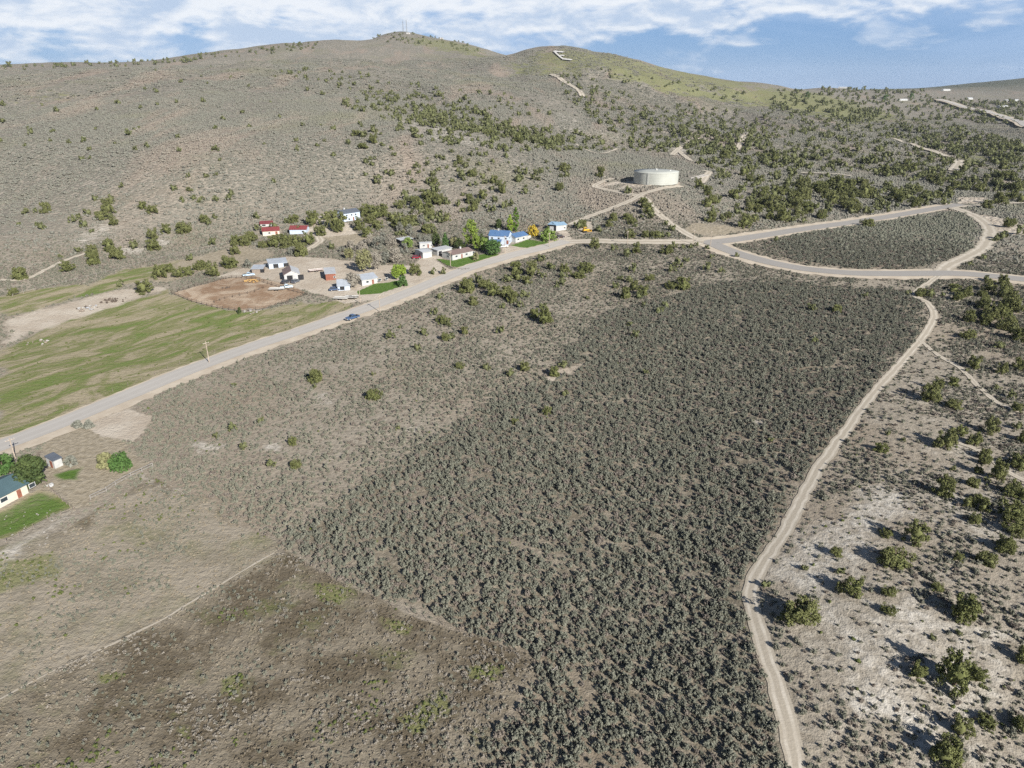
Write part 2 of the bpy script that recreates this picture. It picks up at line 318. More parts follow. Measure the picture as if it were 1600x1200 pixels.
c = t.mix(t.math('MULTIPLY', edge(eg, n_mid), .75), c, t.mix(n_mid, (.155, .185, .060), (.19, .175, .085)))
white = t.mix(t.ramp(n_fine, .3, .65), (.31, .28, .23), (.50, .465, .405))
c = t.mix(t.ramp(t.math('ADD', wh, t.math('MULTIPLY', t.math('SUBTRACT', t.noise(.16, 4, .7), .5), 2.2)), .15, 1.15), c, white)
tan = t.mix(t.ramp(n_mid, .3, .7), (.39, .33, .26), (.48, .425, .35)); tan = t.mix(t.math('MULTIPLY', t.ramp(n_fine, .5, .8), .5), tan, (.34, .28, .215))
c = t.mix(edge(ta, n_fine, .5), c, tan)
cor = t.mix(t.ramp(t.noise(.09, 4, .6, dist=1), .35, .66), (.25, .165, .105), (.43, .345, .255))
c = t.mix(edge(co, n_fine, .3), c, cor)
lawn = t.mix(t.ramp(n_fine, .25, .75), (.062, .120, .020), (.105, .168, .038))
c = t.mix(edge(la, n_fine, .35), c, lawn)
c = t.mix(t.math('MULTIPLY', t.ramp(n_tiny, .45, .75), .28), c, t.mix(.45, c, (.05, .045, .03)))
t.bump(t.math('ADD', t.math('MULTIPLY', n_tiny, .35), t.math('ADD', n_fine, t.math('MULTIPLY', dots, t.math('MULTIPLY', cov, 1.3)))), .55, .75)
M_ground = t.out(c)

def mesh_obj(name, V, F, mat, parent=None, smooth=False, link=True):
    me = bpy.data.meshes.new(name); me.from_pydata(V, [], F)
    if smooth: me.polygons.foreach_set('use_smooth', [True] * len(me.polygons))
    if isinstance(mat, (list, tuple)):
        for m in mat: me.materials.append(m)
    elif mat: me.materials.append(mat)
    o = bpy.data.objects.new(name, me)
    if link: COL.objects.link(o)
    if parent: o.parent = parent
    return o
def fast_mesh(name, V, F):
    """numpy quads or tris -> mesh"""
    me = bpy.data.meshes.new(name); V = np.asarray(V, np.float32); F = np.asarray(F, np.int32); k = F.shape[1]
    me.vertices.add(len(V)); me.vertices.foreach_set('co', V.ravel())
    me.loops.add(F.size); me.loops.foreach_set('vertex_index', F.ravel())
    me.polygons.add(len(F)); me.polygons.foreach_set('loop_start', np.arange(0, F.size, k, dtype=np.int32))
    me.update(calc_edges=True); return me
def tag(o, label=None, cat=None, group=None, kind=None):
    if label: o['label'] = label
    if cat: o['category'] = cat
    if group: o['group'] = group
    if kind: o['kind'] = kind
    return o

nr, nc = GD.shape
V = np.stack([GX, GY, GZ], -1).reshape(-1, 3)
ii = (np.arange(nr - 1)[:, None] * nc + np.arange(nc - 1)[None]).ravel()
F = np.stack([ii, ii + 1, ii + nc + 1, ii + nc], -1)
me = fast_mesh('ground', V, F[:, ::-1].copy())
me.polygons.foreach_set('use_smooth', np.ones(len(me.polygons), bool))
def setcol(me, name, arr):
    a = me.attributes.new(name, 'FLOAT_COLOR', 'POINT'); a.data.foreach_set('color', np.ascontiguousarray(arr, np.float32).ravel())
vx, vy = V[:, 0], V[:, 1]
cover = sstep(GD.ravel(), 330, 620) * 1.0
zz = {k: zone(k, vx, vy) for k in ZONES}
setcol(me, 'mA', np.stack([zz['green'], zz['drygrass'], zz['field'], zz['pink']], -1))
setcol(me, 'mB', np.stack([zz['white'], zz['tan'], zz['corral'], zz['dense']], -1))
setcol(me, 'mC', np.stack([zz['lawn'], zz['egreen'], cover, sstep(GD.ravel(), 2900, 4000) * sstep(vx / np.maximum(vy, 1), .25, .5)], -1))
me.materials.append(M_ground)
ground = bpy.data.objects.new('ground', me); COL.objects.link(ground); tag(ground, kind='structure')
#==SECTION2==
# ------------------------------------------------------------------ roads
OCC_X0, OCC_Y0, OCC_R = -520.0, 30.0, 0.5
OCC = np.zeros((2100, 2500), bool)                      # where no brush may grow
def occ_disc(x, y, r):
    j0, j1 = int((x - r - OCC_X0) / OCC_R), int((x + r - OCC_X0) / OCC_R) + 1; i0, i1 = int((y - r - OCC_Y0) / OCC_R), int((y + r - OCC_Y0) / OCC_R) + 1
    j0, j1, i0, i1 = max(j0, 0), min(j1, OCC.shape[1]), max(i0, 0), min(i1, OCC.shape[0])
    if j0 >= j1 or i0 >= i1: return
    yy, xx = np.mgrid[i0:i1, j0:j1]
    OCC[i0:i1, j0:j1] |= ((xx + .5) * OCC_R + OCC_X0 - x) ** 2 + ((yy + .5) * OCC_R + OCC_Y0 - y) ** 2 <= r * r
def is_occ(x, y):
    j = np.clip(((x - OCC_X0) / OCC_R).astype(int), 0, OCC.shape[1] - 1); i = np.clip(((y - OCC_Y0) / OCC_R).astype(int), 0, OCC.shape[0] - 1)
    return OCC[i, j]
def smooth_path(P, step=2.0):
    P = [Vector((p.x, p.y)) for p in P]; P = [P[0] * 2 - P[1]] + P + [P[-1] * 2 - P[-2]]; out = []
    for i in range(1, len(P) - 2):
        p0, p1, p2, p3 = P[i - 1:i + 3]; n = max(2, int((p2 - p1).length / step))
        for k in range(n):
            u = k / n
            out.append(0.5 * ((2 * p1) + (p2 - p0) * u + (2 * p0 - 5 * p1 + 4 * p2 - p3) * u * u + (3 * p1 - p0 - 3 * p2 + p3) * u ** 3))
    out.append(P[-2]); return out
def strip(name, pix, wl, wr, mat, lift=0.03, rag=0.1, kind='structure', step=2.0, occ=True, label=None, cat=None, pts=None):
    """a sheet along a path; wl / wr metres to the left / right of it"""
    path = smooth_path(pts if pts else [G(*p) for p in pix], step); V, F, U = [], [], []; K = 6
    for i, p in enumerate(path):
        a, b = path[max(i - 2, 0)], path[min(i + 2, len(path) - 1)]; d = (b - a).normalized(); nrm = Vector((-d.y, d.x))
        l = wl * (1 + rag * 2 * (float(vnoise(np.array(i * step / 1.7), np.array(3.3), 41)) - .5)); r = wr * (1 + rag * 2 * (float(vnoise(np.array(i * step / 1.7), np.array(9.1), 43)) - .5))
        if occ: occ_disc(p.x + nrm.x * (l - r) / 2, p.y + nrm.y * (l - r) / 2, (l + r) / 2 + .25)
        for k in range(K):
            u = k / (K - 1); q = p + nrm * (l - (l + r) * u); z = float(zat(q.x, q.y)); dd = math.hypot(q.x, q.y)
            V.append((q.x, q.y, z + lift + dd * .00035 + max(0, dd - 500) * .0008)); U.append(u * 2 - 1)
    for i in range(len(path) - 1):
        for k in range(K - 1):
            a = i * K + k; F.append((a, a + K, a + K + 1, a + 1))
    o = mesh_obj(name, V, F, mat, smooth=True)
    at = o.data.attributes.new('across', 'FLOAT', 'POINT'); at.data.foreach_set('value', U)
    return tag(o, label, cat, kind=kind)
t = NT('asphalt', 0.85, 0.3); ac = t.attr('across').outputs['Fac']
n1, n2 = t.noise(.35, 4), t.noise(6, 3)
c = t.mix(n1, (.375, .350, .316), (.430, .403, .366)); c = t.mix(t.math('MULTIPLY', n2, .35), c, (.31, .288, .256))
tr = t.ramp(t.math('ABSOLUTE', t.math('SUBTRACT', t.math('ABSOLUTE', ac), .45)), .22, .05)
c = t.mix(t.math('MULTIPLY', tr, .35), c, (.46, .432, .392)); t.bump(n2, .02, .5); M_asph = t.out(c)
t = NT('newer_asphalt', 0.85, 0.3); n1, n2 = t.noise(.35, 3), t.noise(6, 2); M_asph2 = t.out(t.mix(t.math('MULTIPLY', n2, .5), t.mix(n1, (.280, .262, .238), (.330, .310, .284)), (.23, .215, .195)))
t = NT('dirt_road', 0.95, 0.1); ac = t.attr('across').outputs['Fac']
n1, n2 = t.noise(.3, 4), t.noise(2.2, 4, .65)
c = t.mix(t.ramp(n1, .3, .7), (.45, .40, .325), (.54, .49, .41)); tr = t.ramp(t.math('ABSOLUTE', t.math('SUBTRACT', t.math('ABSOLUTE', ac), .5)), .28, .08)
c = t.mix(t.math('SUBTRACT', 1.0, t.math('MULTIPLY', tr, .9)), c, t.mix(n2, (.30, .26, .20), (.45, .40, .325))); t.bump(n2, .1, .6); M_dirt = t.out(c)
t = NT('shoulder_gravel', 0.95, 0.1); n1, n2 = t.noise(.2, 4), t.noise(1.6, 4, .65)
c = t.mix(t.ramp(n1, .3, .7), (.42, .355, .275), (.51, .445, .355)); c = t.mix(t.math('MULTIPLY', t.ramp(n2, .5, .8), .6), c, (.32, .265, .20)); t.bump(n2, .1, .5); M_should = t.out(c)

t = NT('worn_trail', 0.95, 0.1); n1 = t.noise(.5, 4, .7); M_trail = t.out(t.mix(t.ramp(n1, .35, .65), (.20, .165, .12), (.33, .28, .215)))
MAIN = [(-160,747),(-60,716),(0,697),(60,675),(120,651),(200,618),(300,577),(400,540),(500,507),(600,472),(680,440),(740,417),(800,399),(850,387),(885,377)]
strip('road_shoulder', MAIN, 5.0, 8.0, M_should, .03, .13)
strip('road', MAIN, 3.9, 3.9, M_asph, .09, .015)
CROSS = [(880,378),(930,377),(1000,378),(1060,378),(1110,379)]
strip('dirt_road', CROSS, 4.5, 4.5, M_dirt, .05, .15)
LOOP = [(1500,320),(1470,325),(1400,337),(1300,352),(1200,367),(1140,376),(1112,379),(1120,384),(1160,399),(1210,412),(1270,422),(1330,427),(1400,428),(1500,428),(1600,437),(1720,449)]
strip('road_shoulder', LOOP, 7.0, 8.8, M_should, .035, .16)
strip('road', LOOP, 4.2, 4.2, M_asph2, .11, .02)
TRACK = [(1270,1320),(1255,1240),(1245,1200),(1222,1100),(1192,1010),(1176,950),(1174,915),(1192,880),(1222,838),(1250,785),(1280,730),(1320,675),(1365,615),(1405,570),(1435,536),(1455,507),(1459,489),(1448,473),(1430,463),(1436,453),(1455,440),(1468,430)]
strip('dirt_road', TRACK, 1.5, 1.5, M_dirt, .05, .22)
strip('dirt_road', [(1470,427),(1482,415),(1510,402),(1535,388),(1545,370),(1545,356),(1530,342),(1505,330),(1480,323)], 4.0, 4.0, M_dirt, .06, .2)
strip('dirt_road', [(1480,325),(1510,323),(1560,319),(1620,317)], 2.5, 2.5, M_dirt, .06, .2)
strip('dirt_road', [(1112,378),(1085,372),(1055,355),(1038,342),(1020,326),(1010,312),(998,307),(975,302),(945,296),(930,292),(935,287),(958,279)], 2.6, 2.6, M_dirt, .1, .2)
strip('dirt_road', [(890,352),(915,341),(950,328),(985,314),(996,308),(1005,303),(1025,297),(1065,291)], 2.6, 2.6, M_dirt, .12, .2)
strip('dirt_road', [(1096,286),(1102,277),(1108,269),(1098,267)], 3.0, 3.0, M_dirt, .12, .2)
strip('track', [(1438,532),(1465,555),(1500,575),(1530,605),(1560,630),(1610,650)], .9, .9, M_dirt, .05, .4)
strip('track', [(1490,690),(1530,705),(1570,735),(1610,755)], .9, .9, M_dirt, .05, .4)
strip('track', [(-60,1120),(0,1093),(60,1060),(140,1023),(200,995),(250,970),(300,940),(350,910),(400,880),(428,864)], .22, .22, M_dirt, .012, .98, occ=False)
strip('track', [(0,438),(40,437),(75,420),(100,408),(135,396)], 1.2, 1.2, M_dirt, .1, .4)
strip('dirt_road', [(478,392),(500,378),(497,368),(505,352),(500,342),(512,334)], 2.2, 2.2, M_dirt, .1, .2)
strip('track', [(900,226),(935,240),(965,233)], 1.5, 1.5, M_dirt, .1, .3)
strip('track', [(1050,243),(1062,232),(1078,222),(1090,217)], 3, 3, M_dirt, .2, .3)
strip('track', [(1060,236),(1068,243),(1080,252)], 2.5, 2.5, M_dirt, .2, .3)
strip('track', [(1150,236),(1158,222),(1170,208)], 3, 3, M_dirt, .2, .3)
strip('track', [(860,117),(880,128),(900,140),(910,152)], 4.5, 4.5, M_dirt, .5, .3)
strip('dirt_road', [(1490,268),(1497,258),(1498,251)], 5, 5, M_dirt, .4, .1)
strip('track', [(1395,217),(1430,228),(1460,238),(1480,246)], 3.5, 3.5, M_dirt, .5, .2)
strip('track', [(1250,271),(1300,272),(1330,276)], 2, 2, M_dirt, .3, .2)
strip('highway', [(1465,158),(1490,165),(1530,175),(1570,187),(1600,198),(1660,220)], 14, 14, M_should, 3.0, .05)
strip('highway', [(1465,158),(1490,165),(1530,175),(1570,187),(1600,198),(1660,220)], 8, 8, M_asph, 3.4, .02)

# ------------------------------------------------------------------ plants: leaf-card meshes
def leaves(C, Rr, n, size, squash=1.0, seed=0, flat=0.0, asp=1.6):
    """n cards round every centre in C (radius Rr); returns verts, quads"""
    g = np.random.default_rng(seed); C = np.asarray(C, float); Rr = np.asarray(Rr, float)
    N = len(C) * n; d = g.normal(size=(N, 3)); d /= np.linalg.norm(d, axis=1, keepdims=True)
    r = (0.55 + 0.5 * g.random((N, 1))); P = np.repeat(C, n, 0) + d * r * np.repeat(Rr, n)[:, None] * np.array([1, 1, squash])
    a = d + g.normal(size=(N, 3)) * .7; a[:, 2] += flat; a /= np.linalg.norm(a, axis=1, keepdims=True)
    b = np.cross(a, g.normal(size=(N, 3))); b /= np.linalg.norm(b, axis=1, keepdims=True); cc = np.cross(a, b)
    s = size * (0.6 + 0.8 * g.random((N, 1)))
    Vq = np.stack([P - b * s * asp * .5 - cc * s * .2, P + cc * s * .5 - b * s * .1, P + b * s * asp * .5 + cc * s * .1, P - cc * s * .5 + b * s * .15], 1).reshape(-1, 3)
    return Vq, np.arange(N * 4).reshape(N, 4)
def dome(rx, rz, zc, seg, ring, bump, seed):
    g = np.random.default_rng(seed); V, F = [], []
    for i in range(ring + 1):
        th = math.pi * i / ring
        for j in range(seg):
            ph = 2 * math.pi * j / seg; k = 1 + bump * (g.random() - .5) * 2
            V.append((rx * math.sin(th) * math.cos(ph) * k, rx * math.sin(th) * math.sin(ph) * k, zc + rz * math.cos(th) * k))
    for i in range(ring):
        for j in range(seg): F.append((i * seg + j, (i + 1) * seg + j, (i + 1) * seg + (j + 1) % seg, i * seg + (j + 1) % seg))
    return np.array(V), np.array(F)
def merge(*parts):
    V, F, o = [], [], 0
    for v, f in parts: V.append(v); F.append(f + o); o += len(v)
    return np.concatenate(V), np.concatenate(F)
def tube(path, rad, n=6):
    V, F = [], []
    for i, (p, r) in enumerate(zip(path, rad)):
        p = Vector(p); a = Vector(path[max(i - 1, 0)]); b = Vector(path[min(i + 1, len(path) - 1)]); d = (b - a).normalized()
        u = d.orthogonal().normalized(); w = d.cross(u)
        for k in range(n): V.append(tuple(p + (u * math.cos(2 * math.pi * k / n) + w * math.sin(2 * math.pi * k / n)) * r))
    for i in range(len(path) - 1):
        for k in range(n): F.append((i * n + k, i * n + (k + 1) % n, (i + 1) * n + (k + 1) % n, (i + 1) * n + k))
    return np.array(V), np.array(F)
def leafmat(name, a, b, c2=None, scale=3.0, hue=.25):
    t = NT(name, 0.85, 0.15); n = t.noise(scale, 3, .6, t.obj())
    col = t.mix(t.ramp(n, .3, .7), a, b); col = t.mix(t.math('MULTIPLY', t.rnd(), .75), col, t.mix(n, c2 or tuple(v * .7 for v in a), b))
    return t.out(col)
M_jun = leafmat('juniper_foliage', (.088, .100, .034), (.150, .160, .060), (.115, .114, .052), 5)
M_jun_far = leafmat('juniper_foliage_far', (.090, .102, .044), (.140, .150, .066), (.112, .112, .058), 5)
M_bark = plain('bark', (.13, .10, .075), .35, 4, .95, .1)
M_sage = leafmat('sagebrush_foliage', (.128, .131, .098), (.222, .221, .172), (.168, .156, .120), 4)
M_sage2 = leafmat('sagebrush_foliage_dense', (.106, .112, .084), (.214, .216, .172), (.136, .129, .097), 4)
M_dead = leafmat('dead_brush', (.15, .13, .108), (.23, .20, .17), (.17, .14, .11), 4)
M_sage3 = leafmat('hill_brush_foliage', (.118, .114, .090), (.175, .168, .132), (.145, .130, .102), 4)
t = NT('hill_brush_foliage', .9, .1); hm_ = nd(t.t, 'ShaderNodeMapping'); hm_.inputs['Scale'].default_value = (.020, .0065, .0065); t.L(t.pos(), hm_.inputs['Vector'])
n1, n2, n3 = t.noise(.009, 3, .6), t.noise(1.0, 4, .6, hm_.outputs[0], .6), t.noise(4, 2, .6, t.obj())
c = t.mix(n3, (.132, .131, .108), (.200, .196, .164)); c = t.mix(t.math('MULTIPLY', t.ramp(n1, .52, .70), .35), c, (.180, .176, .108)); c = t.mix(t.math('MULTIPLY', t.ramp(n2, .50, .68), .6), c, (.250, .208, .170)); M_sage3 = t.out(c)
M_sage4 = leafmat('road_triangle_sage', (.098, .102, .078), (.150, .152, .118), (.112, .110, .084), 4)
M_rab = leafmat('rabbitbrush_foliage', (.070, .090, .026), (.110, .130, .042), (.075, .082, .03), 4)
t = NT('dry_grass_tuft', .95, .1); n1, n2 = t.noise(.09, 4, .65), t.noise(.5, 3)
c = t.mix(t.ramp(n1, .40, .60), (.118, .097, .067), (.220, .190, .145)); M_tuft = t.out(t.mix(t.math('MULTIPLY', t.ramp(n2, .45, .7), .5), c, (.27, .235, .18)))

def juniper_mesh(seed, tall=.95, lobes=54, n=64, leaf=.046):
    g = np.random.default_rng(seed); C, Rr = [], []
    heads = [(g.normal(0, .17), g.normal(0, .17), g.uniform(.75, 1.0)) for _ in range(4)]
    for i in range(lobes):
        hx, hy, hz = heads[i % 4]; th = g.uniform(0, 2 * math.pi); u = g.random(); z = .06 + u * .82
        rad = (.44 * math.sqrt(max(0, 1 - (abs(z - .34) / .64) ** 2.2))) * g.uniform(.55, 1.0)
        C.append((rad * math.cos(th) + hx * .6, rad * math.sin(th) + hy * .6, z * tall * (.85 + .15 * hz))); Rr.append(g.uniform(.085, .15))
    core = dome(.24, .30 * tall, .40 * tall, 12, 7, .3, seed + 1)
    return fast_mesh('juniper_crown', *merge(core, leaves(C, Rr, n, leaf, 1.0, seed + 2, .15)))
JM = [juniper_mesh(100 + 7 * i, (.80, .95, .88, 1.2, .70, 1.0, 1.05, .78)[i], (54, 46, 60, 40, 50, 38, 30, 44)[i]) for i in range(8)]
for m_ in JM: m_.materials.append(M_jun)
JF = []
for i in range(4):
    m_ = juniper_mesh(300 + 9 * i, (.78, .9, .7, 1.0)[i], 13, 13, .13); m_.materials.append(M_jun_far); JF.append(m_)
def jtrunk(seed):
    g = random.Random(seed); parts = []
    for k in range(3):
        a = k * 2.1 + g.random(); parts.append(tube([(0, 0, -.06), (.03 * math.cos(a), .03 * math.sin(a), .12), (.13 * math.cos(a), .13 * math.sin(a), .42), (.2 * math.cos(a), .2 * math.sin(a), .66)], [.05, .036, .022, .008], 6))
    me = fast_mesh('juniper_trunk', *merge(*parts)); me.materials.append(M_bark); return me
JT = [jtrunk(i) for i in range(3)]
def bush_mesh(name, seed, n_c, n_l, leaf, h, mat, core=True, rad=.36):
    g = np.random.default_rng(seed); C, Rr = [], []
    for i in range(n_c):
        a = g.uniform(0, 2 * math.pi); r = rad * math.sqrt(g.random()); C.append((r * math.cos(a), r * math.sin(a), h * (.25 + .55 * (1 - (r / rad) ** 2) * g.uniform(.6, 1.1)))); Rr.append(g.uniform(.12, .2))
    parts = [leaves(C, Rr, n_l, leaf, .9, seed + 1, .3)]
    if core: parts.insert(0, dome(.33, h * .42, h * .36, 8, 5, .25, seed + 2))
    me = fast_mesh(name, *merge(*parts)); me.materials.append(mat); return me
def sage_mesh(seed, h, mat):
    g = np.random.default_rng(seed); parts = []; n = int(g.integers(5, 11))
    for k in range(n):
        a = k * 6.283 / n + g.uniform(-.5, .5); r = g.uniform(.10, .36) if k else 0; hh = h * g.uniform(.62, 1.1) * (1 - .35 * r / .36); cx_, cy_ = r * math.cos(a), r * math.sin(a)
        C = [(cx_ * .8, cy_ * .8, hh * .35), (cx_, cy_, hh * .68), (cx_ * 1.12 + g.normal(0, .03), cy_ * 1.12 + g.normal(0, .03), hh * .9)]
        parts.append(leaves(C, [.13, .12, .085], 13, .085, .95, seed * 7 + k, .5, 1.9))
    parts.append(dome(.22, h * .26, h * .24, 7, 4, .35, seed + 2))
    me = fast_mesh('sagebrush', *merge(*parts)); me.materials.append(mat); return me
SB = [sage_mesh(500 + 5 * i, (.58, .70, .52, .64)[i], M_sage) for i in range(4)]
SD = [sage_mesh(540 + 5 * i, (.78, .92, .70, .84, .60)[i], M_sage2 if i < 4 else M_dead) for i in range(5)]
SB.append(sage_mesh(571, .5, M_dead))
RB = [bush_mesh('rabbitbrush', 600 + 5 * i, 8, 12, .13, .6, M_rab) for i in range(2)]
TF = [bush_mesh('dry_tuft', 640 + 5 * i, 5, 8, .2, .45, M_tuft, False) for i in range(2)]
M_dead2 = leafmat('pale_dead_brush', (.215, .192, .160), (.31, .282, .238), (.18, .16, .13), 4)
DB = [bush_mesh('dead_brush', 660 + 5 * i, 8, 11, .12, .45, M_dead2, False, .42) for i in range(2)]
M_tuftp = leafmat('tan_grass_tuft', (.215, .180, .132), (.30, .258, .198), (.19, .165, .11), 4)
TP = [bush_mesh('tan_tuft', 680 + 5 * i, 5, 8, .2, .4, M_tuftp, False) for i in range(2)]
def patch_mesh(seed, n, size, hgt, mat):
    g = np.random.default_rng(seed); parts = []
    for i in range(n):
        v, f = dome(.5, .42, .25, 6, 4, .3, seed * 31 + i); s = g.uniform(.6, 1.25) * hgt
        v = v * s + np.array([g.uniform(-.5, .5) * size, g.uniform(-.5, .5) * size, -.05]); parts.append((v, f))
    me = fast_mesh('brush_patch', *merge(*parts)); me.materials.append(mat); return me
PM = [patch_mesh(700 + i, 4, 2.8, 1.0, M_sage3) for i in range(3)]
PD = [patch_mesh(710 + i, 7, 2.8, .95, M_sage4) for i in range(3)]
PL = [patch_mesh(720 + i, 11, 8.0, 1.25, M_sage3) for i in range(3)]

def scatter_obj(name, pts, scale, variants, label, cat=None):
    """one 'stuff' object: bushes instanced on points (geometry nodes)"""
    pts = np.asarray(pts, np.float32); n = len(pts)
    me = bpy.data.meshes.new(name + '_points'); me.vertices.add(n); me.vertices.foreach_set('co', pts.ravel())
    g = np.random.default_rng(n)
    a = me.attributes.new('sc', 'FLOAT_VECTOR', 'POINT'); sc = np.asarray(scale, np.float32)[:, None] * (1 + (g.random((n, 3)) - .5) * .4); a.data.foreach_set('vector', sc.astype(np.float32).ravel())
    a = me.attributes.new('ro', 'FLOAT_VECTOR', 'POINT'); ro = np.zeros((n, 3), np.float32); ro[:, 2] = g.random(n) * 6.283; ro[:, :2] = (g.random((n, 2)) - .5) * .35; a.data.foreach_set('vector', ro.ravel())
    a = me.attributes.new('vi', 'INT', 'POINT'); a.data.foreach_set('value', g.integers(0, len(variants), n).astype(np.int32))
    o = bpy.data.objects.new(name, me); COL.objects.link(o)
    ng = bpy.data.node_groups.new(name, 'GeometryNodeTree')
    ng.interface.new_socket('Geometry', in_out='INPUT', socket_type='NodeSocketGeometry'); ng.interface.new_socket('Geometry', in_out='OUTPUT', socket_type='NodeSocketGeometry')
    gi, go = ng.nodes.new('NodeGroupInput'), ng.nodes.new('NodeGroupOutput'); iop = ng.nodes.new('GeometryNodeInstanceOnPoints')
    g2 = ng.nodes.new('GeometryNodeGeometryToInstance')
    for vmesh in reversed(variants):                      # multi-input sockets list the last link first
        to = bpy.data.objects.new(name + '_shape', vmesh); oi = ng.nodes.new('GeometryNodeObjectInfo'); oi.inputs['Object'].default_value = to
        ng.links.new(oi.outputs['Geometry'], g2.inputs[0])
    ng.links.new(gi.outputs[0], iop.inputs['Points']); ng.links.new(g2.outputs[0], iop.inputs['Instance']); iop.inputs['Pick Instance'].default_value = True
    for nm, typ, sock in (('sc', 'FLOAT_VECTOR', 'Scale'), ('ro', 'FLOAT_VECTOR', 'Rotation'), ('vi', 'INT', 'Instance Index')):
        na = ng.nodes.new('GeometryNodeInputNamedAttribute'); na.data_type = typ; na.inputs['Name'].default_value = nm
        ng.links.new(na.outputs['Attribute'], iop.inputs[sock])
    ng.links.new(iop.outputs[0], go.inputs[0])
    o.modifiers.new('scatter', 'NODES').node_group = ng
    return tag(o, label, cat, kind='stuff')
#==SECTION3==
# ------------------------------------------------------------------ buildings
def empty(name, loc, rz=0.0):
    o = bpy.data.objects.new(name, None); COL.objects.link(o); o.location = loc; o.rotation_euler = (0, 0, rz); o.empty_display_size = .5; return o
def box(x0, x1, y0, y1, z0, z1):
    V = np.array([(x, y, z) for z in (z0, z1) for y in (y0, y1) for x in (x0, x1)], float)
    return V, np.array([(0, 2, 3, 1), (4, 5, 7, 6), (0, 1, 5, 4), (2, 6, 7, 3), (0, 4, 6, 2), (1, 3, 7, 5)])
def part(name, parts, mat, parent=None, smooth=False):
    V, F = merge(*parts) if isinstance(parts, list) else parts
    return mesh_obj(name, [tuple(v) for v in V], [tuple(int(i) for i in f) for f in F], mat, parent, smooth)
def prism(profile, a0, a1, axis):
    """profile [(s, z)] extruded along axis 'x' or 'y'"""
    n = len(profile); V = []
    for a in (a0, a1):
        for s, z in profile: V.append((a, s, z) if axis == 'x' else (s, a, z))
    F = [tuple(range(n)), tuple(range(2 * n - 1, n - 1, -1))] + [(i, i + n, (i + 1) % n + n, (i + 1) % n) for i in range(n)]
    return V, F
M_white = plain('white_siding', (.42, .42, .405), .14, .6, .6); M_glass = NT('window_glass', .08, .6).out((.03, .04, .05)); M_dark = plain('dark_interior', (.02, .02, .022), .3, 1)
M_trim = plain('trim', (.55, .55, .53), .1, 2); M_pbl = plain('pale_blue_siding', (.44, .51, .60), .08, .8); M_conc = plain('concrete', (.32, .30, .275), .15, 1)
M_wood = plain('weathered_wood', (.24, .20, .165), .35, 3, .9, .1); M_brown = plain('brown_siding', (.22, .085, .055), .2, 1.5); M_beige = plain('beige_siding', (.55, .49, .41), .08, 1)
def metalroof(name, c, rough=.55):
    t = NT(name, rough, .5); w = nd(t.t, 'ShaderNodeTexWave'); w.inputs['Scale'].default_value = 2.2; w.bands_direction = 'X'; t.L(t.obj(), w.inputs['Vector'])
    n = t.noise(.5, 4, .6, t.obj()); c0 = t.mix(t.ramp(n, .3, .7), tuple(v * .85 for v in c), c); t.bump(w.outputs['Fac'], .05, .5)
    return t.out(c0)
R_blue, R_red, R_grey, R_teal = metalroof('blue_metal_roof', (.085, .165, .31)), metalroof('red_metal_roof', (.22, .05, .05)), metalroof('grey_metal_roof', (.36, .39, .43)), metalroof('teal_roof', (.075, .125, .14), .6)
R_white, R_brown, R_dark, R_lblue = metalroof('white_metal_roof', (.46, .47, .48)), metalroof('brown_shingle_roof', (.19, .135, .12), .8), metalroof('charcoal_roof', (.10, .115, .14), .7), metalroof('light_blue_roof', (.25, .38, .50))
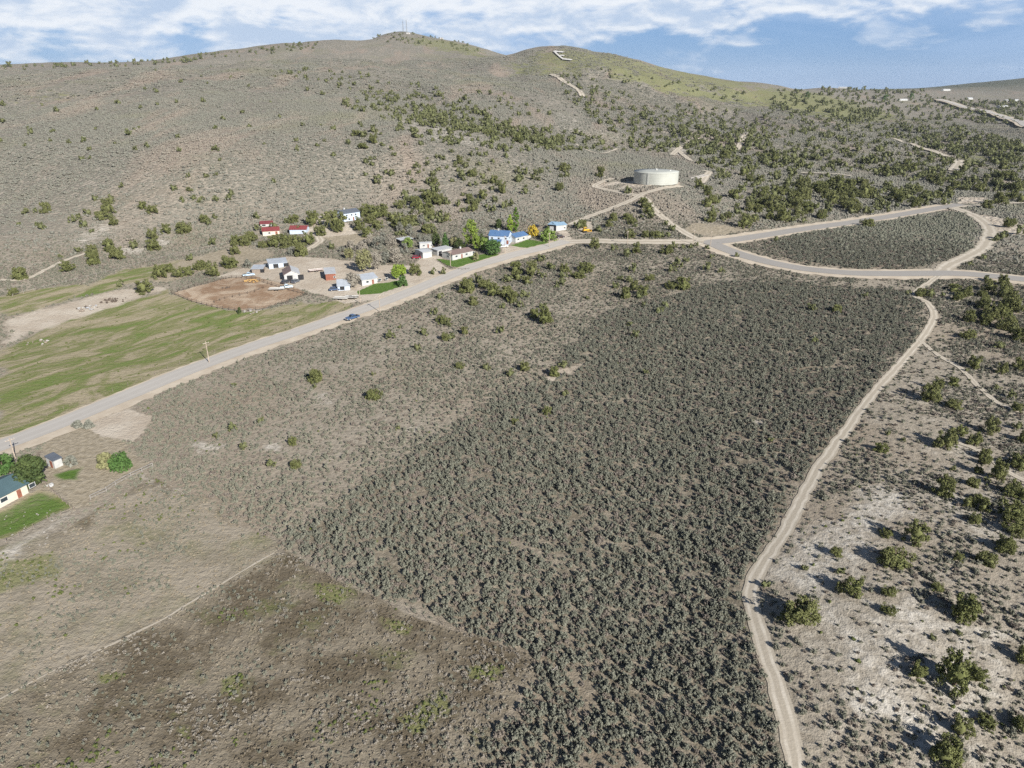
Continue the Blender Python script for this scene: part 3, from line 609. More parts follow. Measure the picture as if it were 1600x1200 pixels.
def building(name, label, cat, A, B, depth, wh, rh, style, wall, roof, ops=(), over=.35, chim=None, roof2=None, group=None):
    a, b = G(*A), G(*B); d = Vector((b.x - a.x, b.y - a.y)); L = d.length; rz = math.atan2(d.y, d.x)
    nx, ny = -math.sin(rz), math.cos(rz)
    corners = [(a.x, a.y), (b.x, b.y), (a.x + nx * depth, a.y + ny * depth), (b.x + nx * depth, b.y + ny * depth)]
    zs = [float(zat(*c_)) for c_ in corners]; z0 = a.z * .5 + b.z * .5; drop = z0 - min(zs) + .6
    e = empty(name, (a.x, a.y, z0), rz); tag(e, label, cat, group)
    for i in range(int(L / 2) + 2):
        for j in range(int(depth / 2) + 2):
            u, v = min(i * 2, L), min(j * 2, depth); occ_disc(a.x + math.cos(rz) * u + nx * v, a.y + math.sin(rz) * u + ny * v, 1.8)
    ax, S, T = ('x', depth, L) if style != 'across' else ('y', L, depth)
    if style == 'shed':
        prof = [(0, -drop), (0, wh), (S, wh + rh), (S, -drop)]; top = [(-over, wh - over * rh / S), (S + over, wh + rh + over * rh / S)]
        rp = [[top[0], top[1], (top[1][0], top[1][1] + .16), (top[0][0], top[0][1] + .16)]]
    else:
        prof = [(0, -drop), (0, wh), (S / 2, wh + rh), (S, wh), (S, -drop)]; k = rh / (S / 2)
        l0, r0, m0 = (-over, wh - over * k), (S + over, wh - over * k), (S / 2, wh + rh)
        rp = [[l0, m0, (m0[0], m0[1] + .18), (l0[0], l0[1] + .18)], [m0, r0, (r0[0], r0[1] + .18), (m0[0], m0[1] + .18)]]
    # lift roof slabs a hair off the wall tops
    rp = [[(s, z + .02) for s, z in p] for p in rp]
    V, F = prism(prof, 0, T, ax); mesh_obj('wall', V, F, wall, e)
    for i, p in enumerate(rp):
        V, F = prism(p, -over, T + over, ax); rf = mesh_obj('roof', V, F, (roof2 if (i == 0 and roof2) else roof), e)
    if chim: part('chimney', box(chim[0] - .4, chim[0] + .4, chim[1] - .4, chim[1] + .4, wh * .8, wh + rh + 1.1), M_white, e)
    for f, u, zb, w, h, kind in ops:
        t0, t1 = -.06, .05
        def fb(u0, u1, z_0, z_1, e0, e1):
            if f == 'F': return box(u0, u1, e0, e1, z_0, z_1)
            if f == 'L': return box(e0, e1, u0, u1, z_0, z_1)
            return box(L - e1, L - e0, u0, u1, z_0, z_1)
        if kind == 'window':
            w_ = part('window', fb(u, u + w, zb, zb + h, -.06, .05), M_trim, e); part('pane', fb(u + .12, u + w - .12, zb + .12, zb + h - .12, -.085, -.03), M_glass, w_)
        elif kind == 'door': part('door', fb(u, u + w, zb, zb + h, -.07, .05), M_brown, e)
        elif kind == 'garage':
            g_ = part('garage_door', fb(u, u + w, zb, zb + h, -.06, .05), M_trim, e)
            for k in range(4): part('panel', fb(u + .08, u + w - .08, zb + h * k / 4 + .05, zb + h * (k + 1) / 4 - .03, -.1, -.03), M_white, g_)
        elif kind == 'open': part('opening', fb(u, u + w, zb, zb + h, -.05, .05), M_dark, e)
    return e, L
W = 'window'
building('red_roof_barn', 'long low barn with red roof and dark open end on the left of the pair', 'barn', (411,369), (437,366), 7, 2.5, 1.5, 'along', M_beige, R_red, [('L',1.5,0,4,2.4,'open'),('F',3,.8,1.4,1.1,W),('F',7,0,1.2,2,'door')])
building('striped_shed', 'small white shed with red roof behind the long red-roofed barn', 'shed', (407,354.5), (426,353), 4.5, 1.5, .8, 'shed', M_white, R_red, [('F',1,.3,2,.8,'open')])
building('red_roof_shed', 'pale-walled shed with red roof by the winding drive, beside a juniper', 'shed', (453,366), (479,365), 7, 2.6, 1.5, 'along', M_pbl, R_red, [('L',1.5,0,3.5,2.4,'open'),('F',7,.8,1.5,1.1,W)])
building('two_storey_house', 'tall pale blue house with charcoal roof alone above the farmstead', 'house', (538,346.5), (563,343), 8, 4.9, 1.5, 'along', M_pbl, R_dark, [('F',1.5,3.0,1.3,1.1,W),('F',5,3.0,1.3,1.1,W),('F',8,3.0,1.3,1.1,W),('F',3,.6,1.5,1.2,W),('F',6.5,0,1,2.1,'door'),('L',2,3,1.3,1.1,W),('L',5,.8,1.3,1.1,W)], chim=(4,5))
building('metal_shed', 'long grey metal-roofed shed at the back of the dirt yard', 'shed', (421,420.5), (449,416), 6, 2.4, .9, 'shed', M_pbl, R_grey, [('F',2,0,2.5,2,'open'),('F',7,0,2.5,2,'open')])
building('metal_shed', 'low weathered shed with grey roof left of the long metal shed', 'shed', (394,427), (411,426), 5, 2.0, .7, 'shed', M_wood, R_grey, [('F',4,0,2,1.8,'open')])
building('garage', 'white gabled garage with brown left roof slope and dark open door', 'garage', (445,440.5), (469,437.5), 11, 3.2, 1.7, 'across', M_white, R_white, [('F',1.2,0,2.6,2.7,'open'),('F',6.2,0,2.6,2.7,'open'),('L',4,1,1.4,1,W)], roof2=R_brown)
building('brown_barn', 'brown barn with white flat roof in the middle of the yard', 'barn', (509.5,438.5), (525,437), 10, 3.1, .5, 'shed', M_brown, R_white, [('L',3,0,3,2.5,'open'),('F',3.5,.9,1,1,W)])
building('white_house', 'white house with grey roof behind a lawn at the roadside farmyard', 'house', (566,447), (590,442), 9, 2.7, 1.4, 'along', M_white, R_grey, [('F',2,.9,1.5,1.1,W),('F',5,0,1,2.1,'door'),('F',8,.9,1.8,1.1,W),('F',12,.9,1.3,1.1,W),('L',3,.9,1.4,1.1,W)])
building('carport', 'blue-grey metal carport with dark open end near the white house', 'carport', (528,454.5), (547,453), 8, 2.2, 1.9, 'along', M_pbl, R_grey, [('L',.8,0,6.4,2.1,'open'),('F',1,.2,2,1.6,'open')])
building('white_garage', 'windowless white flat-roofed garage beside the red car', 'garage', (661,404), (675,401.5), 8, 3.1, .5, 'along', M_white, R_white, [('F',1,0,3,2.5,'garage'),('L',2.5,0,1,2.1,'door')])
building('travel_trailer', 'white boxy trailer parked behind the white flat-roofed garage', 'trailer', (656,389), (675,388), 3, 3.0, .3, 'along', M_white, R_white, [('F',1.5,1.3,1.4,.8,W),('F',4.2,.4,.8,1.9,'door'),('F',6,1.3,1,.8,W)], over=.08)
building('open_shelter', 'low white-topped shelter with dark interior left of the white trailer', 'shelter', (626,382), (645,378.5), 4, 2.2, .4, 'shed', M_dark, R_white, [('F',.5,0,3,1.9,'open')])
building('mobile_home', 'long white mobile home with brown shingle roof beside a bright lawn', 'house', (707,407), (739,399), 8, 2.7, 1.2, 'along', M_white, R_brown, [('F',2,1,1.6,1.1,W),('F',6,0,1,2.1,'door'),('F',9,1,1.6,1.1,W),('F',14,1,1.6,1.1,W),('L',2.5,1,1.6,1.1,W)], chim=(9,4))
building('white_shed', 'flat white shed tucked behind the mobile home', 'shed', (684,400), (706,395), 5, 2.8, .3, 'shed', M_white, R_white, [('F',.6,0,2.2,2.2,'open')])
building('blue_roof_house', 'large white two-storey house with bright blue roof and white chimney', 'house', (764,381), (794,383.5), 8.5, 4.9, 2.1, 'along', M_pbl, R_blue, [('F',1.2,3,1.3,1.1,W),('F',5,3,1.3,1.1,W),('F',9,3,1.3,1.1,W),('F',10,.5,1.2,2.1,'door'),('R',2,3,1.3,1.2,W),('R',5,3,1.3,1.2,W),('R',3,.8,1.6,1.2,W)], chim=(4.5,4.2))
building('blue_roof_wing', 'single-storey white wing with blue roof facing the small lawn', 'house', (805.5,379.5), (824.5,374), 7, 2.8, 1.5, 'along', M_white, R_blue, [('F',1.5,.9,1.6,1.1,W),('F',6,.9,1.6,1.1,W),('F',10.5,0,2.6,2.2,'garage')])
building('blue_porch', 'low blue-roofed porch in front of the large blue-roofed house', 'porch', (764.5,384.5), (781,385.7), 3.4, 2.1, .9, 'shed', M_white, R_blue, [('F',1,.8,1.6,1,W),('F',4.5,0,1,1.9,'door')])
building('workshop', 'white workshop with pale blue roof at the end of the paved road', 'workshop', (869,361.5), (885,359), 8, 3.2, 1.0, 'along', M_white, R_lblue, [('F',1,0,2.6,2.5,'garage'),('F',5,1,1.2,1,W)])
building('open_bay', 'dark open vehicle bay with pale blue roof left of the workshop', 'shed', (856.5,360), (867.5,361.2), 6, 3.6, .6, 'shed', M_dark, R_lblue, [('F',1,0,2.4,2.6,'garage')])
building('teal_roof_house', 'pale house with dark teal roof cut by the left edge of the photo', 'house', (-24,807), (45,770), 8, 2.7, 1.5, 'along', M_beige, R_teal, [('F',4,.9,1.8,1.2,W),('F',8,0,1,2.1,'door'),('F',11,.9,1.6,1.2,W),('R',2,.9,1.4,1.2,W)], over=.5)
building('garden_shed', 'small white garden shed with dark roof beside the big round tree', 'shed', (86.5,732.5), (99,727), 3.2, 2.2, .5, 'shed', M_white, R_dark, [('L',.8,0,1,1.9,'door')], over=.2)
far = [((1310,137),(1324,136.6),6,3,'distant white building on the skyline right of the lettered hill'),((1405,157.5),(1418,157.2),7,3,'distant white-roofed shed below the skyline near green trees'),((1474,142),(1485,141.7),8,4,'tiny white building on the far slope above the highway'),
       ((1513,155.8),(1520,155.5),8,4,'tiny white building in the far juniper belt'),((1571,159),(1579,158.8),8,4,'distant white house, left of a close pair at the right edge'),((1584,158.6),(1592,158.2),7,3.5,'distant white house, right of a close pair at the right edge'),((1562,168.5),(1575,168),10,4,'distant low grey-white buildings beside the green strip by the highway')]
for A, B, dp_, h_, lb in far: building('distant_house', lb, 'house', A, B, dp_, h_, 1.8, 'along', M_white, R_white, [('F',2,1,2,1.5,W)], group='houses far behind the hills')

# water tank -----------------------------------------------------------
t = NT('tank_paint', .55, .35); n = t.noise(.12, 4, .6, t.obj()); mpv = nd(t.t, 'ShaderNodeMapping'); mpv.inputs['Scale'].default_value = (1.2, 1.2, .06); t.L(t.obj(), mpv.inputs['Vector'])
n2 = t.noise(1, 4, .6, mpv.outputs[0]); c = t.mix(t.ramp(n, .3, .7), (.36, .368, .33), (.425, .43, .385)); M_tank = t.out(t.mix(t.math('MULTIPLY', t.ramp(n2, .5, .8), .35), c, (.31, .31, .27)))
a, b = G(992, 283), G(1056, 283); cx = G(1024, 289); rad = (b - a).length / 2 * .98; cen = Vector((cx.x * (1 + rad / cx.length), cx.y * (1 + rad / cx.length), 0)); cen.z = cx.z - .3
hgt = 17.5 / ppm(cx)
tk = empty('water_tank', cen); tag(tk, 'big round pale cream water tank on a bare pad on the hillside', 'water tank')
pr = []; nb = 7
for i in range(nb):
    z0, z1 = hgt * i / nb, hgt * (i + 1) / nb; pr += [(rad, z0), (rad + .06, z0 + .1), (rad + .06, z1 - .1), (rad, z1)]
def lathe(pr, n=96):
    V = [(r * math.cos(2 * math.pi * k / n), r * math.sin(2 * math.pi * k / n), z) for r, z in pr for k in range(n)]
    return np.array(V), np.array([(i * n + k, i * n + (k + 1) % n, (i + 1) * n + (k + 1) % n, (i + 1) * n + k) for i in range(len(pr) - 1) for k in range(n)])
part('shell', lathe(pr), M_tank, tk); part('roof', lathe([(rad + .25, hgt - .05), (rad + .25, hgt + .12), (rad * .5, hgt + .55), (.05, hgt + .95)]), M_tank, tk, True)
part('vent', lathe([(.6, hgt + .8), (.6, hgt + 1.5), (1.0, hgt + 1.55), (.05, hgt + 2.0)], 16), M_trim, tk)
rails = [box(-rad - .6, -rad - .5, s, s + .08, 0, hgt + 1) for s in (-.3, .3)] + [box(-rad - .6, -rad - .5, -.3, .38, .4 * k, .4 * k + .05) for k in range(1, int(hgt / .4))]
ld = part('ladder', rails, M_trim, tk); ld.rotation_euler = (0, 0, R(60)); hm = part('hatch', box(rad * .6, rad * .6 + 1, -.5, .5, hgt + .3, hgt + .9), M_trim, tk)
occ_disc(cen.x, cen.y, rad + 3)
pc = G(1093, 277); pb = empty('concrete_channel', pc, R(55)); tag(pb, 'long pale concrete channel beside the tank at the end of the dirt road', 'channel')
part('floor_slab', box(-14, 14, -1.6, 1.6, -.6, .35), M_conc, pb)
for s in (-1, 1): part('side_wall', box(-14, 14, s * 1.9 - .3, s * 1.9 + .3, -.6, 1.0), M_conc, pb)

# hillside letter --------------------------------------------------------
M_rock = plain('white_painted_rock', (.50, .485, .46), .2, .4, .9)
le = empty('hillside_letter', G(874, 89)); tag(le, 'giant white letter E laid out in painted rock on the hill', 'letter'); le.location = (0, 0, 0)
for pix, w_ in (([(865.5,81.5),(869,85),(874,89.5),(880,94.2)], 1.8), ([(866,81.8),(873,82.6),(881,83.5)], 3.0), ([(875,88.2),(881.5,89)], 2.6), ([(879.5,94),(886,94.6),(893.5,95.6)], 3.0)):
    s_ = strip('stroke', pix, w_, w_, M_rock, 1.2, .15, kind=None, step=4.0, occ=False); s_.parent = le

# radio masts ---------------------------------------------------------------
M_mast = plain('mast_steel', (.16, .17, .18), .2, 2)
def mast(px, py, h, label, w0=1.6):
    p = G(px, py); e = empty('radio_mast', p); tag(e, label, 'mast', 'masts on the highest summit'); n = 10
    for k in range(3):
        a_ = k * 2.094; part('leg', tube([(w0 * math.cos(a_), w0 * math.sin(a_), -2), (.5 * w0 * math.cos(a_), .5 * w0 * math.sin(a_), h)], [.32, .22], 5), M_mast, e)
    br = []
    for i in range(n):
        for k in range(3):
            f0, f1 = 1 - .5 * i / n, 1 - .5 * (i + 1) / n; a0, a1 = k * 2.094, (k + 1) * 2.094
            br.append(tube([(w0 * f0 * math.cos(a0), w0 * f0 * math.sin(a0), h * i / n), (w0 * f1 * math.cos(a1), w0 * f1 * math.sin(a1), h * (i + 1) / n)], [.14, .14], 4))
    part('bracing', br, M_mast, e); part('antenna', tube([(0, 0, h), (0, 0, h + 5)], [.2, .1], 5), M_mast, e)
mast(630, 50.5, 27, 'left of the two tall thin masts on the summit'); mast(635.5, 51, 31, 'right, taller of the two thin masts on the summit'); mast(681, 62, 10, 'short mast on the right shoulder of the summit', 1.0)
for px, lb in ((638, 'pale equipment hut at the foot of the summit masts'), (690, 'small white hut on the right shoulder of the summit')):
    p = G(px, 53 if px < 650 else 60.5); e = empty('equipment_hut', p); tag(e, lb, 'hut'); part('wall', box(-5, 5, -3, 3, -2, 3), M_white, e); part('roof', box(-5.3, 5.3, -3.3, 3.3, 3.01, 3.4), R_grey, e); part('door', box(-.6, .6, -3.08, -2.9, 0, 2.2), M_brown, e)

# utility poles --------------------------------------------------------------
M_pole = plain('pole_wood', (.36, .30, .24), .25, 2, .9, .1)
def pole(px, py, h, label, arm=True, rz=.9):
    p = G(px, py); e = empty('utility_pole', p, rz); tag(e, label, 'pole', 'utility poles along the roads')
    part('shaft', tube([(0, 0, -.5), (0, 0, h)], [.17, .12], 8), M_pole, e)
    if arm:
        c_ = part('crossarm', box(-1.1, 1.1, -.07, .07, h - .75, h - .6), M_pole, e)
        for s in (-1, -.35, .35, 1): part('insulator', tube([(s, 0, h - .6), (s, 0, h - .42)], [.06, .04], 6), M_trim, c_)
for px, py, h, lb in ((327,567,8,'lone pole in the green pasture beside the paved road'),(594,488,7.5,'pole on the field side of the road just beyond the blue pickup'),(563,474,7.5,'pole at the farmyard entrance across the road from the pickup'),
        (704,417,8,'pole at the left corner of the mobile home lawn'),(789,396,9.5,'pole in front of the large blue-roofed house'),(858,386,8,'pole between the small lawn and the paved road end'),
        (980,383,8,'pole along the dirt connector below the water tank, left one'),(1083,382,8,'pole along the dirt connector just left of the road junction'),(1110,384,8,'pole standing at the paved road junction'),
        (988,305,7,'pole at the dirt road fork below the water tank'),(944,290,7,'pole left of the water tank on the loop track'),(24,716,6,'pole beside the left-edge trees by the paved road')): pole(px, py, h, lb)

# fences ---------------------------------------------------------------------
def fence(name, label, pix, spacing, h, post_r, rails, mat, rail_h=.05, pts=None, lean=0.0):
    P = [G(*p) for p in pix]; e = empty(name, P[0]); tag(e, label, 'fence'); base = P[0]; posts = []
    for i in range(len(P) - 1):
        a_, b_ = P[i], P[i + 1]; n = max(1, round((b_ - a_).length / spacing))
        for k in range(n + (1 if i == len(P) - 2 else 0)):
            q = a_.lerp(b_, k / n); q.z = float(zat(q.x, q.y)); posts.append(q - base)
    for q in posts:
        l_ = Vector((random.uniform(-lean, lean), random.uniform(-lean, lean), 0)); hh = h * random.uniform(.88, 1.1)
        part('post', tube([q + Vector((0, 0, -.3)), q + l_ + Vector((0, 0, hh))], [post_r, post_r * .85], 5), mat, e)
    for i in range(len(posts) - 1):
        for rh in rails:
            part('rail', tube([posts[i] + Vector((0, 0, rh)), posts[i + 1] + Vector((0, 0, rh))], [rail_h, rail_h], 4), mat, e)
    return e
M_fwhite = plain('bleached_rail', (.27, .25, .225), .2, 3, .9, .1); M_dwood = plain('dark_fence_wood', (.10, .08, .065), .3, 2, .95, .1)
fence('corral_fence', 'dark post-and-rail fence around the brown dirt corral', [(268,459),(300,472),(340,482),(376,487),(412,484),(450,472),(480,461),(452,454),(425,446),(394,436),(362,434),(345,438),(305,448),(268,459)], 3.2, 1.5, .13, (.6, 1.2), M_dwood, .06, lean=.1)
fence('corral_divider', 'broken line of posts across the middle of the corral', [(335,473),(352,467),(375,462),(398,456),(412,450)], 3.4, 1.3, .12, (.8,), M_dwood, .05, lean=.2)
fence('white_rail_fence', 'bleached two-rail wooden fence above the burnt patch at lower left', [(142,781),(167,769),(181,759),(205,746),(239,730)], 3.6, 1.35, .13, (.55, 1.2), M_fwhite, .1)
fence('yard_fence', 'grey low fence along the lawn of the teal-roofed house', [(66,752),(82,768),(98,783),(116,797)], 2.2, 1.0, .09, (.45, .9), M_wood, .06, lean=.08)
fence('yard_fence', 'thin wire fence between the lower-left lawn and the brown field', [(-30,868),(30,838),(75,812),(116,797)], 3.0, 1.1, .06, (.5, 1.0), M_wood, .02)
fence('field_fence', 'thin wire fence between the brown field and the dense sagebrush', [(436,862),(500,897),(560,930),(640,958),(720,988),(790,1018),(836,1040)], 4.0, 1.2, .05, (.5, 1.0), M_wood, .012, lean=.06)
fence('roadside_fence', 'wire fence along the pasture edge of the paved road', [(-10,684),(100,640),(200,603),(300,562),(400,526),(480,499),(540,474)], 5.0, 1.2, .06, (.6, 1.1), M_wood, .012, lean=.08)
fence('pasture_fence', 'pale fence line between the left pasture and the sage hill', [(20,463),(70,450),(120,438),(180,423),(240,407),(300,392),(360,380)], 5.0, 1.3, .1, (.9,), M_fwhite, .05, lean=.1)
fence('lawn_fence', 'low dark fence curving along the mobile home lawn', [(683,407),(692,413),(702,419),(722,422),(733,421)], 2.0, .9, .1, (.7,), M_dwood, .06)
p = G(862, 1055); e = empty('brace_post', p); tag(e, 'pale wooden corner brace at the tip of the brown field', 'post')
q1 = G(870, 1050) - p; part('post', tube([(0, 0, -.3), (0, 0, 1.3)], [.1, .09], 6), M_fwhite, e); part('post', tube([q1 + Vector((0, 0, -.3)), q1 + Vector((0, 0, 1.4))], [.1, .09], 6), M_fwhite, e); part('brace', tube([(0, 0, .9), q1 + Vector((0, 0, 1.25))], [.07, .07], 6), M_fwhite, e)

# vehicles --------------------------------------------------------------------
def paint(name, c): return plain(name, c, .05, 1, .3, .5)
M_tyre, M_rim, M_lamp = plain('tyre_rubber', (.02, .02, .02), .2, 3), plain('wheel_rim', (.45, .45, .46), .1, 3, .35), plain('lamp_lens', (.75, .74, .7), .05, 3, .2)
def vehicle(name, label, px, py, rz, col, kind='pickup', s=1.0, lift=0.0, cat='truck'):
    p = G(px, py); p.z += lift; e = empty(name, p, rz); e.scale = (s, s, s); tag(e, label, cat); occ_disc(p.x, p.y, 3.2 * s); m = paint(name + '_paint', col); w = .95
    L0, L1 = (-2.75, 2.75) if kind == 'pickup' else (-2.3, 2.3)
    body = [(L0, .42), (L0, .98), (L0 + .1, 1.02), (.95, 1.06), (L1 - .25, .98), (L1, .82), (L1, .42)]
    V, F = prism(body, -w, w, 'y'); part_b = mesh_obj('body', V, F, m, e)
    cab = [(-.95, 1.0), (-.75, 1.72), (.45, 1.74), (1.15, 1.05)] if kind == 'pickup' else [(L0 + .15, 1.0), (L0 + .45, 1.66), (.4, 1.7), (1.15, 1.05)]
    V, F = prism(cab, -w + .1, w - .1, 'y'); mesh_obj('cab', V, F, m, e)
    x0, x1 = cab[0][0], cab[3][0]
    wn = [(x0 + .14, 1.12), (cab[1][0] + .08, 1.6), (.42, 1.62), (.98, 1.12)]
    for sd in (-1, 1):
        V, F = prism(wn, sd * (w - .1) - .015, sd * (w - .1) + .015, 'y'); mesh_obj('side_window', V, F, M_glass, e)
    ws = [(.56, 1.66), (1.11, 1.13), (1.15, 1.15), (.6, 1.70)]; V, F = prism(ws, -w + .2, w - .2, 'y'); mesh_obj('windscreen', V, F, M_glass, e)
    rw = [(cab[0][0] + .03, 1.12), (cab[1][0] - .03, 1.6), (cab[1][0] - .07, 1.6), (cab[0][0] - .01, 1.12)]; V, F = prism(rw, -w + .25, w - .25, 'y'); mesh_obj('rear_window', V, F, M_glass, e)
    if kind == 'pickup': part('truck_bed', box(L0 + .12, -1.05, -w + .12, w - .12, 1.03, 1.045), M_dark, e)
    part('front_bumper', box(L1 - .02, L1 + .1, -w + .05, w - .05, .42, .62), M_rim, e); part('grille', box(L1 - .01, L1 + .03, -.5, .5, .64, .82), M_dark, e)
    for sd in (-1, 1): part('headlight', box(L1 - .02, L1 + .035, sd * .72 - .16, sd * .72 + .16, .66, .8), M_lamp, e); part('tail_light', box(L0 - .03, L0 + .02, sd * .8 - .08, sd * .8 + .08, .65, .95), R_red, e)
    for wx in (L0 + .95, L1 - .95):
        for sd in (-1, 1):
            ty = lathe([(.2, -.12), (.36, -.12), (.4, -.07), (.4, .07), (.36, .12), (.2, .12)], 16); wv = ty[0][:, [0, 2, 1]] + np.array([wx, sd * (w - .08), .4])
            wh_ = part('wheel', (wv, ty[1]), M_tyre, e); rv = lathe([(.01, -.1), (.2, -.11), (.2, .11), (.01, .1)], 12); part('rim', (rv[0][:, [0, 2, 1]] + np.array([wx, sd * (w - .08), .4]), rv[1]), M_rim, wh_)
    return e
ra, rb = G(500, 507), G(600, 472); road_dir = math.atan2(rb.y - ra.y, rb.x - ra.x)
vehicle('pickup_truck', 'blue pickup truck driving on the paved road past the farm', 551, 499.5, road_dir + math.pi, (.055, .10, .19), lift=.35, s=1.08)
vehicle('pickup_truck', 'pale blue and white pickup parked beside the corral fence', 448, 450, .3, (.62, .74, .80))
vehicle('car', 'dark car parked in front of the white gabled garage, left one', 447, 442.5, 1.0, (.06, .06, .065), 'car', cat='car'); vehicle('car', 'dark car parked at the right of the white garage door', 462, 441.5, 1.2, (.10, .11, .13), 'car', cat='car')
vehicle('car', 'dark red car parked beside the windowless white garage', 651, 404, .2, (.22, .015, .03), 'car', cat='car'); vehicle('car', 'dark car in the turnaround near the end of the paved road', 876, 371.5, .2, (.05, .03, .03), 'car', cat='car')
vehicle('car', 'dark car parked behind the yellow bush', 837, 355, 2.6, (.04, .035, .035), 'car', cat='car'); vehicle('pickup_truck', 'white pickup in front of the large blue-roofed house', 786, 386.5, .4, (.7, .7, .7))
vehicle('pickup_truck', 'silver-blue truck by the yellow hay pile at the corral corner', 389, 431, .4, (.45, .58, .70)); vehicle('car', 'blue car under the end of the blue-grey carport', 523, 454, .2, (.06, .09, .16), 'car', cat='car')
def trailer(label, px, py, rz, L, mat):
    p = G(px, py); e = empty('flatbed_trailer', p, rz); tag(e, label, 'trailer'); occ_disc(p.x, p.y, 3)
    part('deck', box(-L / 2, L / 2, -1.1, 1.1, .7, .85), mat, e); part('hitch', tube([(L / 2, 0, .7), (L / 2 + 1.6, 0, .55)], [.08, .06], 6), M_dwood, e)
    for sx in (-.6, .5):
        for sd in (-1, 1):
            ty = lathe([(.05, -.11), (.36, -.11), (.36, .11), (.05, .11)], 14); part('wheel', (ty[0][:, [0, 2, 1]] + np.array([sx, sd * 1.0, .36]), ty[1]), M_tyre, e)
    for sd in (-1, 1): part('side_rail', box(-L / 2, L / 2, sd * 1.12 - .04, sd * 1.12 + .04, .86, 1.1), M_trim, e)
trailer('flat trailer parked on the bare strip left of the farm entrance', 533, 468, -.1, 6.5, M_fwhite); trailer('dark flat trailer beside the pale one at the farm entrance', 549, 466.5, -.05, 6, M_dwood); trailer('pale flat trailer standing inside the corral fence', 433, 453.5, .1, 7, M_fwhite)
trailer('rusty trailer lying at the back of the dirt yard', 494, 424, .5, 7, M_brown)
M_yel = paint('machine_yellow', (.62, .36, .04)); p = G(915, 362.5); e = empty('bulldozer', p, .5); tag(e, 'yellow bulldozer parked on bare ground right of the workshop', 'bulldozer'); occ_disc(p.x, p.y, 4)
for sd in (-1, 1):
    V, F = prism([(-2, .25), (-1.7, 0), (1.7, 0), (2, .25), (2, .7), (1.7, .95), (-1.7, .95), (-2, .7)], sd * 1.1 - .3, sd * 1.1 + .3, 'y'); mesh_obj('crawler_track', V, F, M_tyre, e)
part('hull', box(-1.8, 2.1, -.78, .78, .5, 1.7), M_yel, e); cb = part('cab', box(-1.4, .2, -.75, .75, 1.71, 2.9), M_yel, e); part('cab_window', box(-1.2, .22, -.77, .77, 2.0, 2.65), M_glass, cb); part('exhaust', tube([(1.2, .3, 1.7), (1.2, .3, 2.6)], [.09, .09], 8), M_dark, e)
V, F = prism([(2.7, .1), (2.95, .5), (2.8, 1.3), (2.95, 1.35), (3.15, .5), (2.85, .05)], -1.8, 1.8, 'y'); mesh_obj('blade', V, F, M_yel, e)
for sd in (-1, 1): part('push_arm', tube([(0, sd * 1.45, .5), (2.8, sd * 1.45, .5)], [.12, .12], 6), M_yel, e)
def pile(name, label, px, py, n, r, h, mat, cat, seed=1, lo=.25, hi=.65):
    p = G(px, py); e = empty(name, p, seed * .7); tag(e, label, cat); g = random.Random(seed); occ_disc(p.x, p.y, r)
    for i in range(n):
        a_, q = g.random() * 6.28, r * math.sqrt(g.random()); s = g.uniform(lo, hi); o = part('piece', dome(s, s * .6, 0, 7, 4, .35, seed * 50 + i), mat if not isinstance(mat, list) else mat[i % len(mat)], e)
        o.location = (q * math.cos(a_), q * math.sin(a_), h * (1 - q / r) * g.random() + .15); o.rotation_euler = (0, 0, g.random() * 6)
M_hay = plain('old_hay', (.42, .27, .11), .25, 3, .95, .1); M_scrap = plain('scrap', (.30, .31, .33), .3, 2)
pile('hay_pile', 'golden hay pile at the corner of the corral', 394, 440, 26, 3.6, 1.6, M_hay, 'hay', 3); pile('scrap_pile', 'white and grey scrap heap on the bare strip of the left pasture', 137, 482, 24, 4.5, .9, [M_scrap, M_dwood, M_conc, M_white, M_wood], 'scrap', 5)
pile('rock_pile', 'pale rubble heap at the lower corner of the corral', 392, 487, 18, 3.4, .5, [M_conc, M_fwhite], 'rubble', 6); pile('brush_heap', 'dark brushy heap on the bare strip of the left pasture', 178, 470, 26, 5, .7, M_dwood, 'brush', 8)
pile('rubble_heap', 'pale grey rubble line at the foot of the left pasture', 60, 536, 12, 4, .2, [M_wood, M_conc], 'rubble', 9)
pile('lawn_stones', 'pale flat stones scattered on the lower-left lawn', 40, 812, 14, 5.5, .03, M_fwhite, 'stones', 21, .08, .2); pile('stone_row', 'pale stones along the bare strip below the lower-left lawn', 50, 838, 18, 6, .03, [M_fwhite, M_conc], 'stones', 22, .1, .25)
pile('white_rubbish', 'small white objects beside the lower-left lawn fence', 80, 758, 4, .9, .3, M_white, 'rubbish', 12)
pile('feed_trough', 'dark log pieces lying inside the corral', 353, 449, 6, 2.2, .2, M_dwood, 'log', 14)
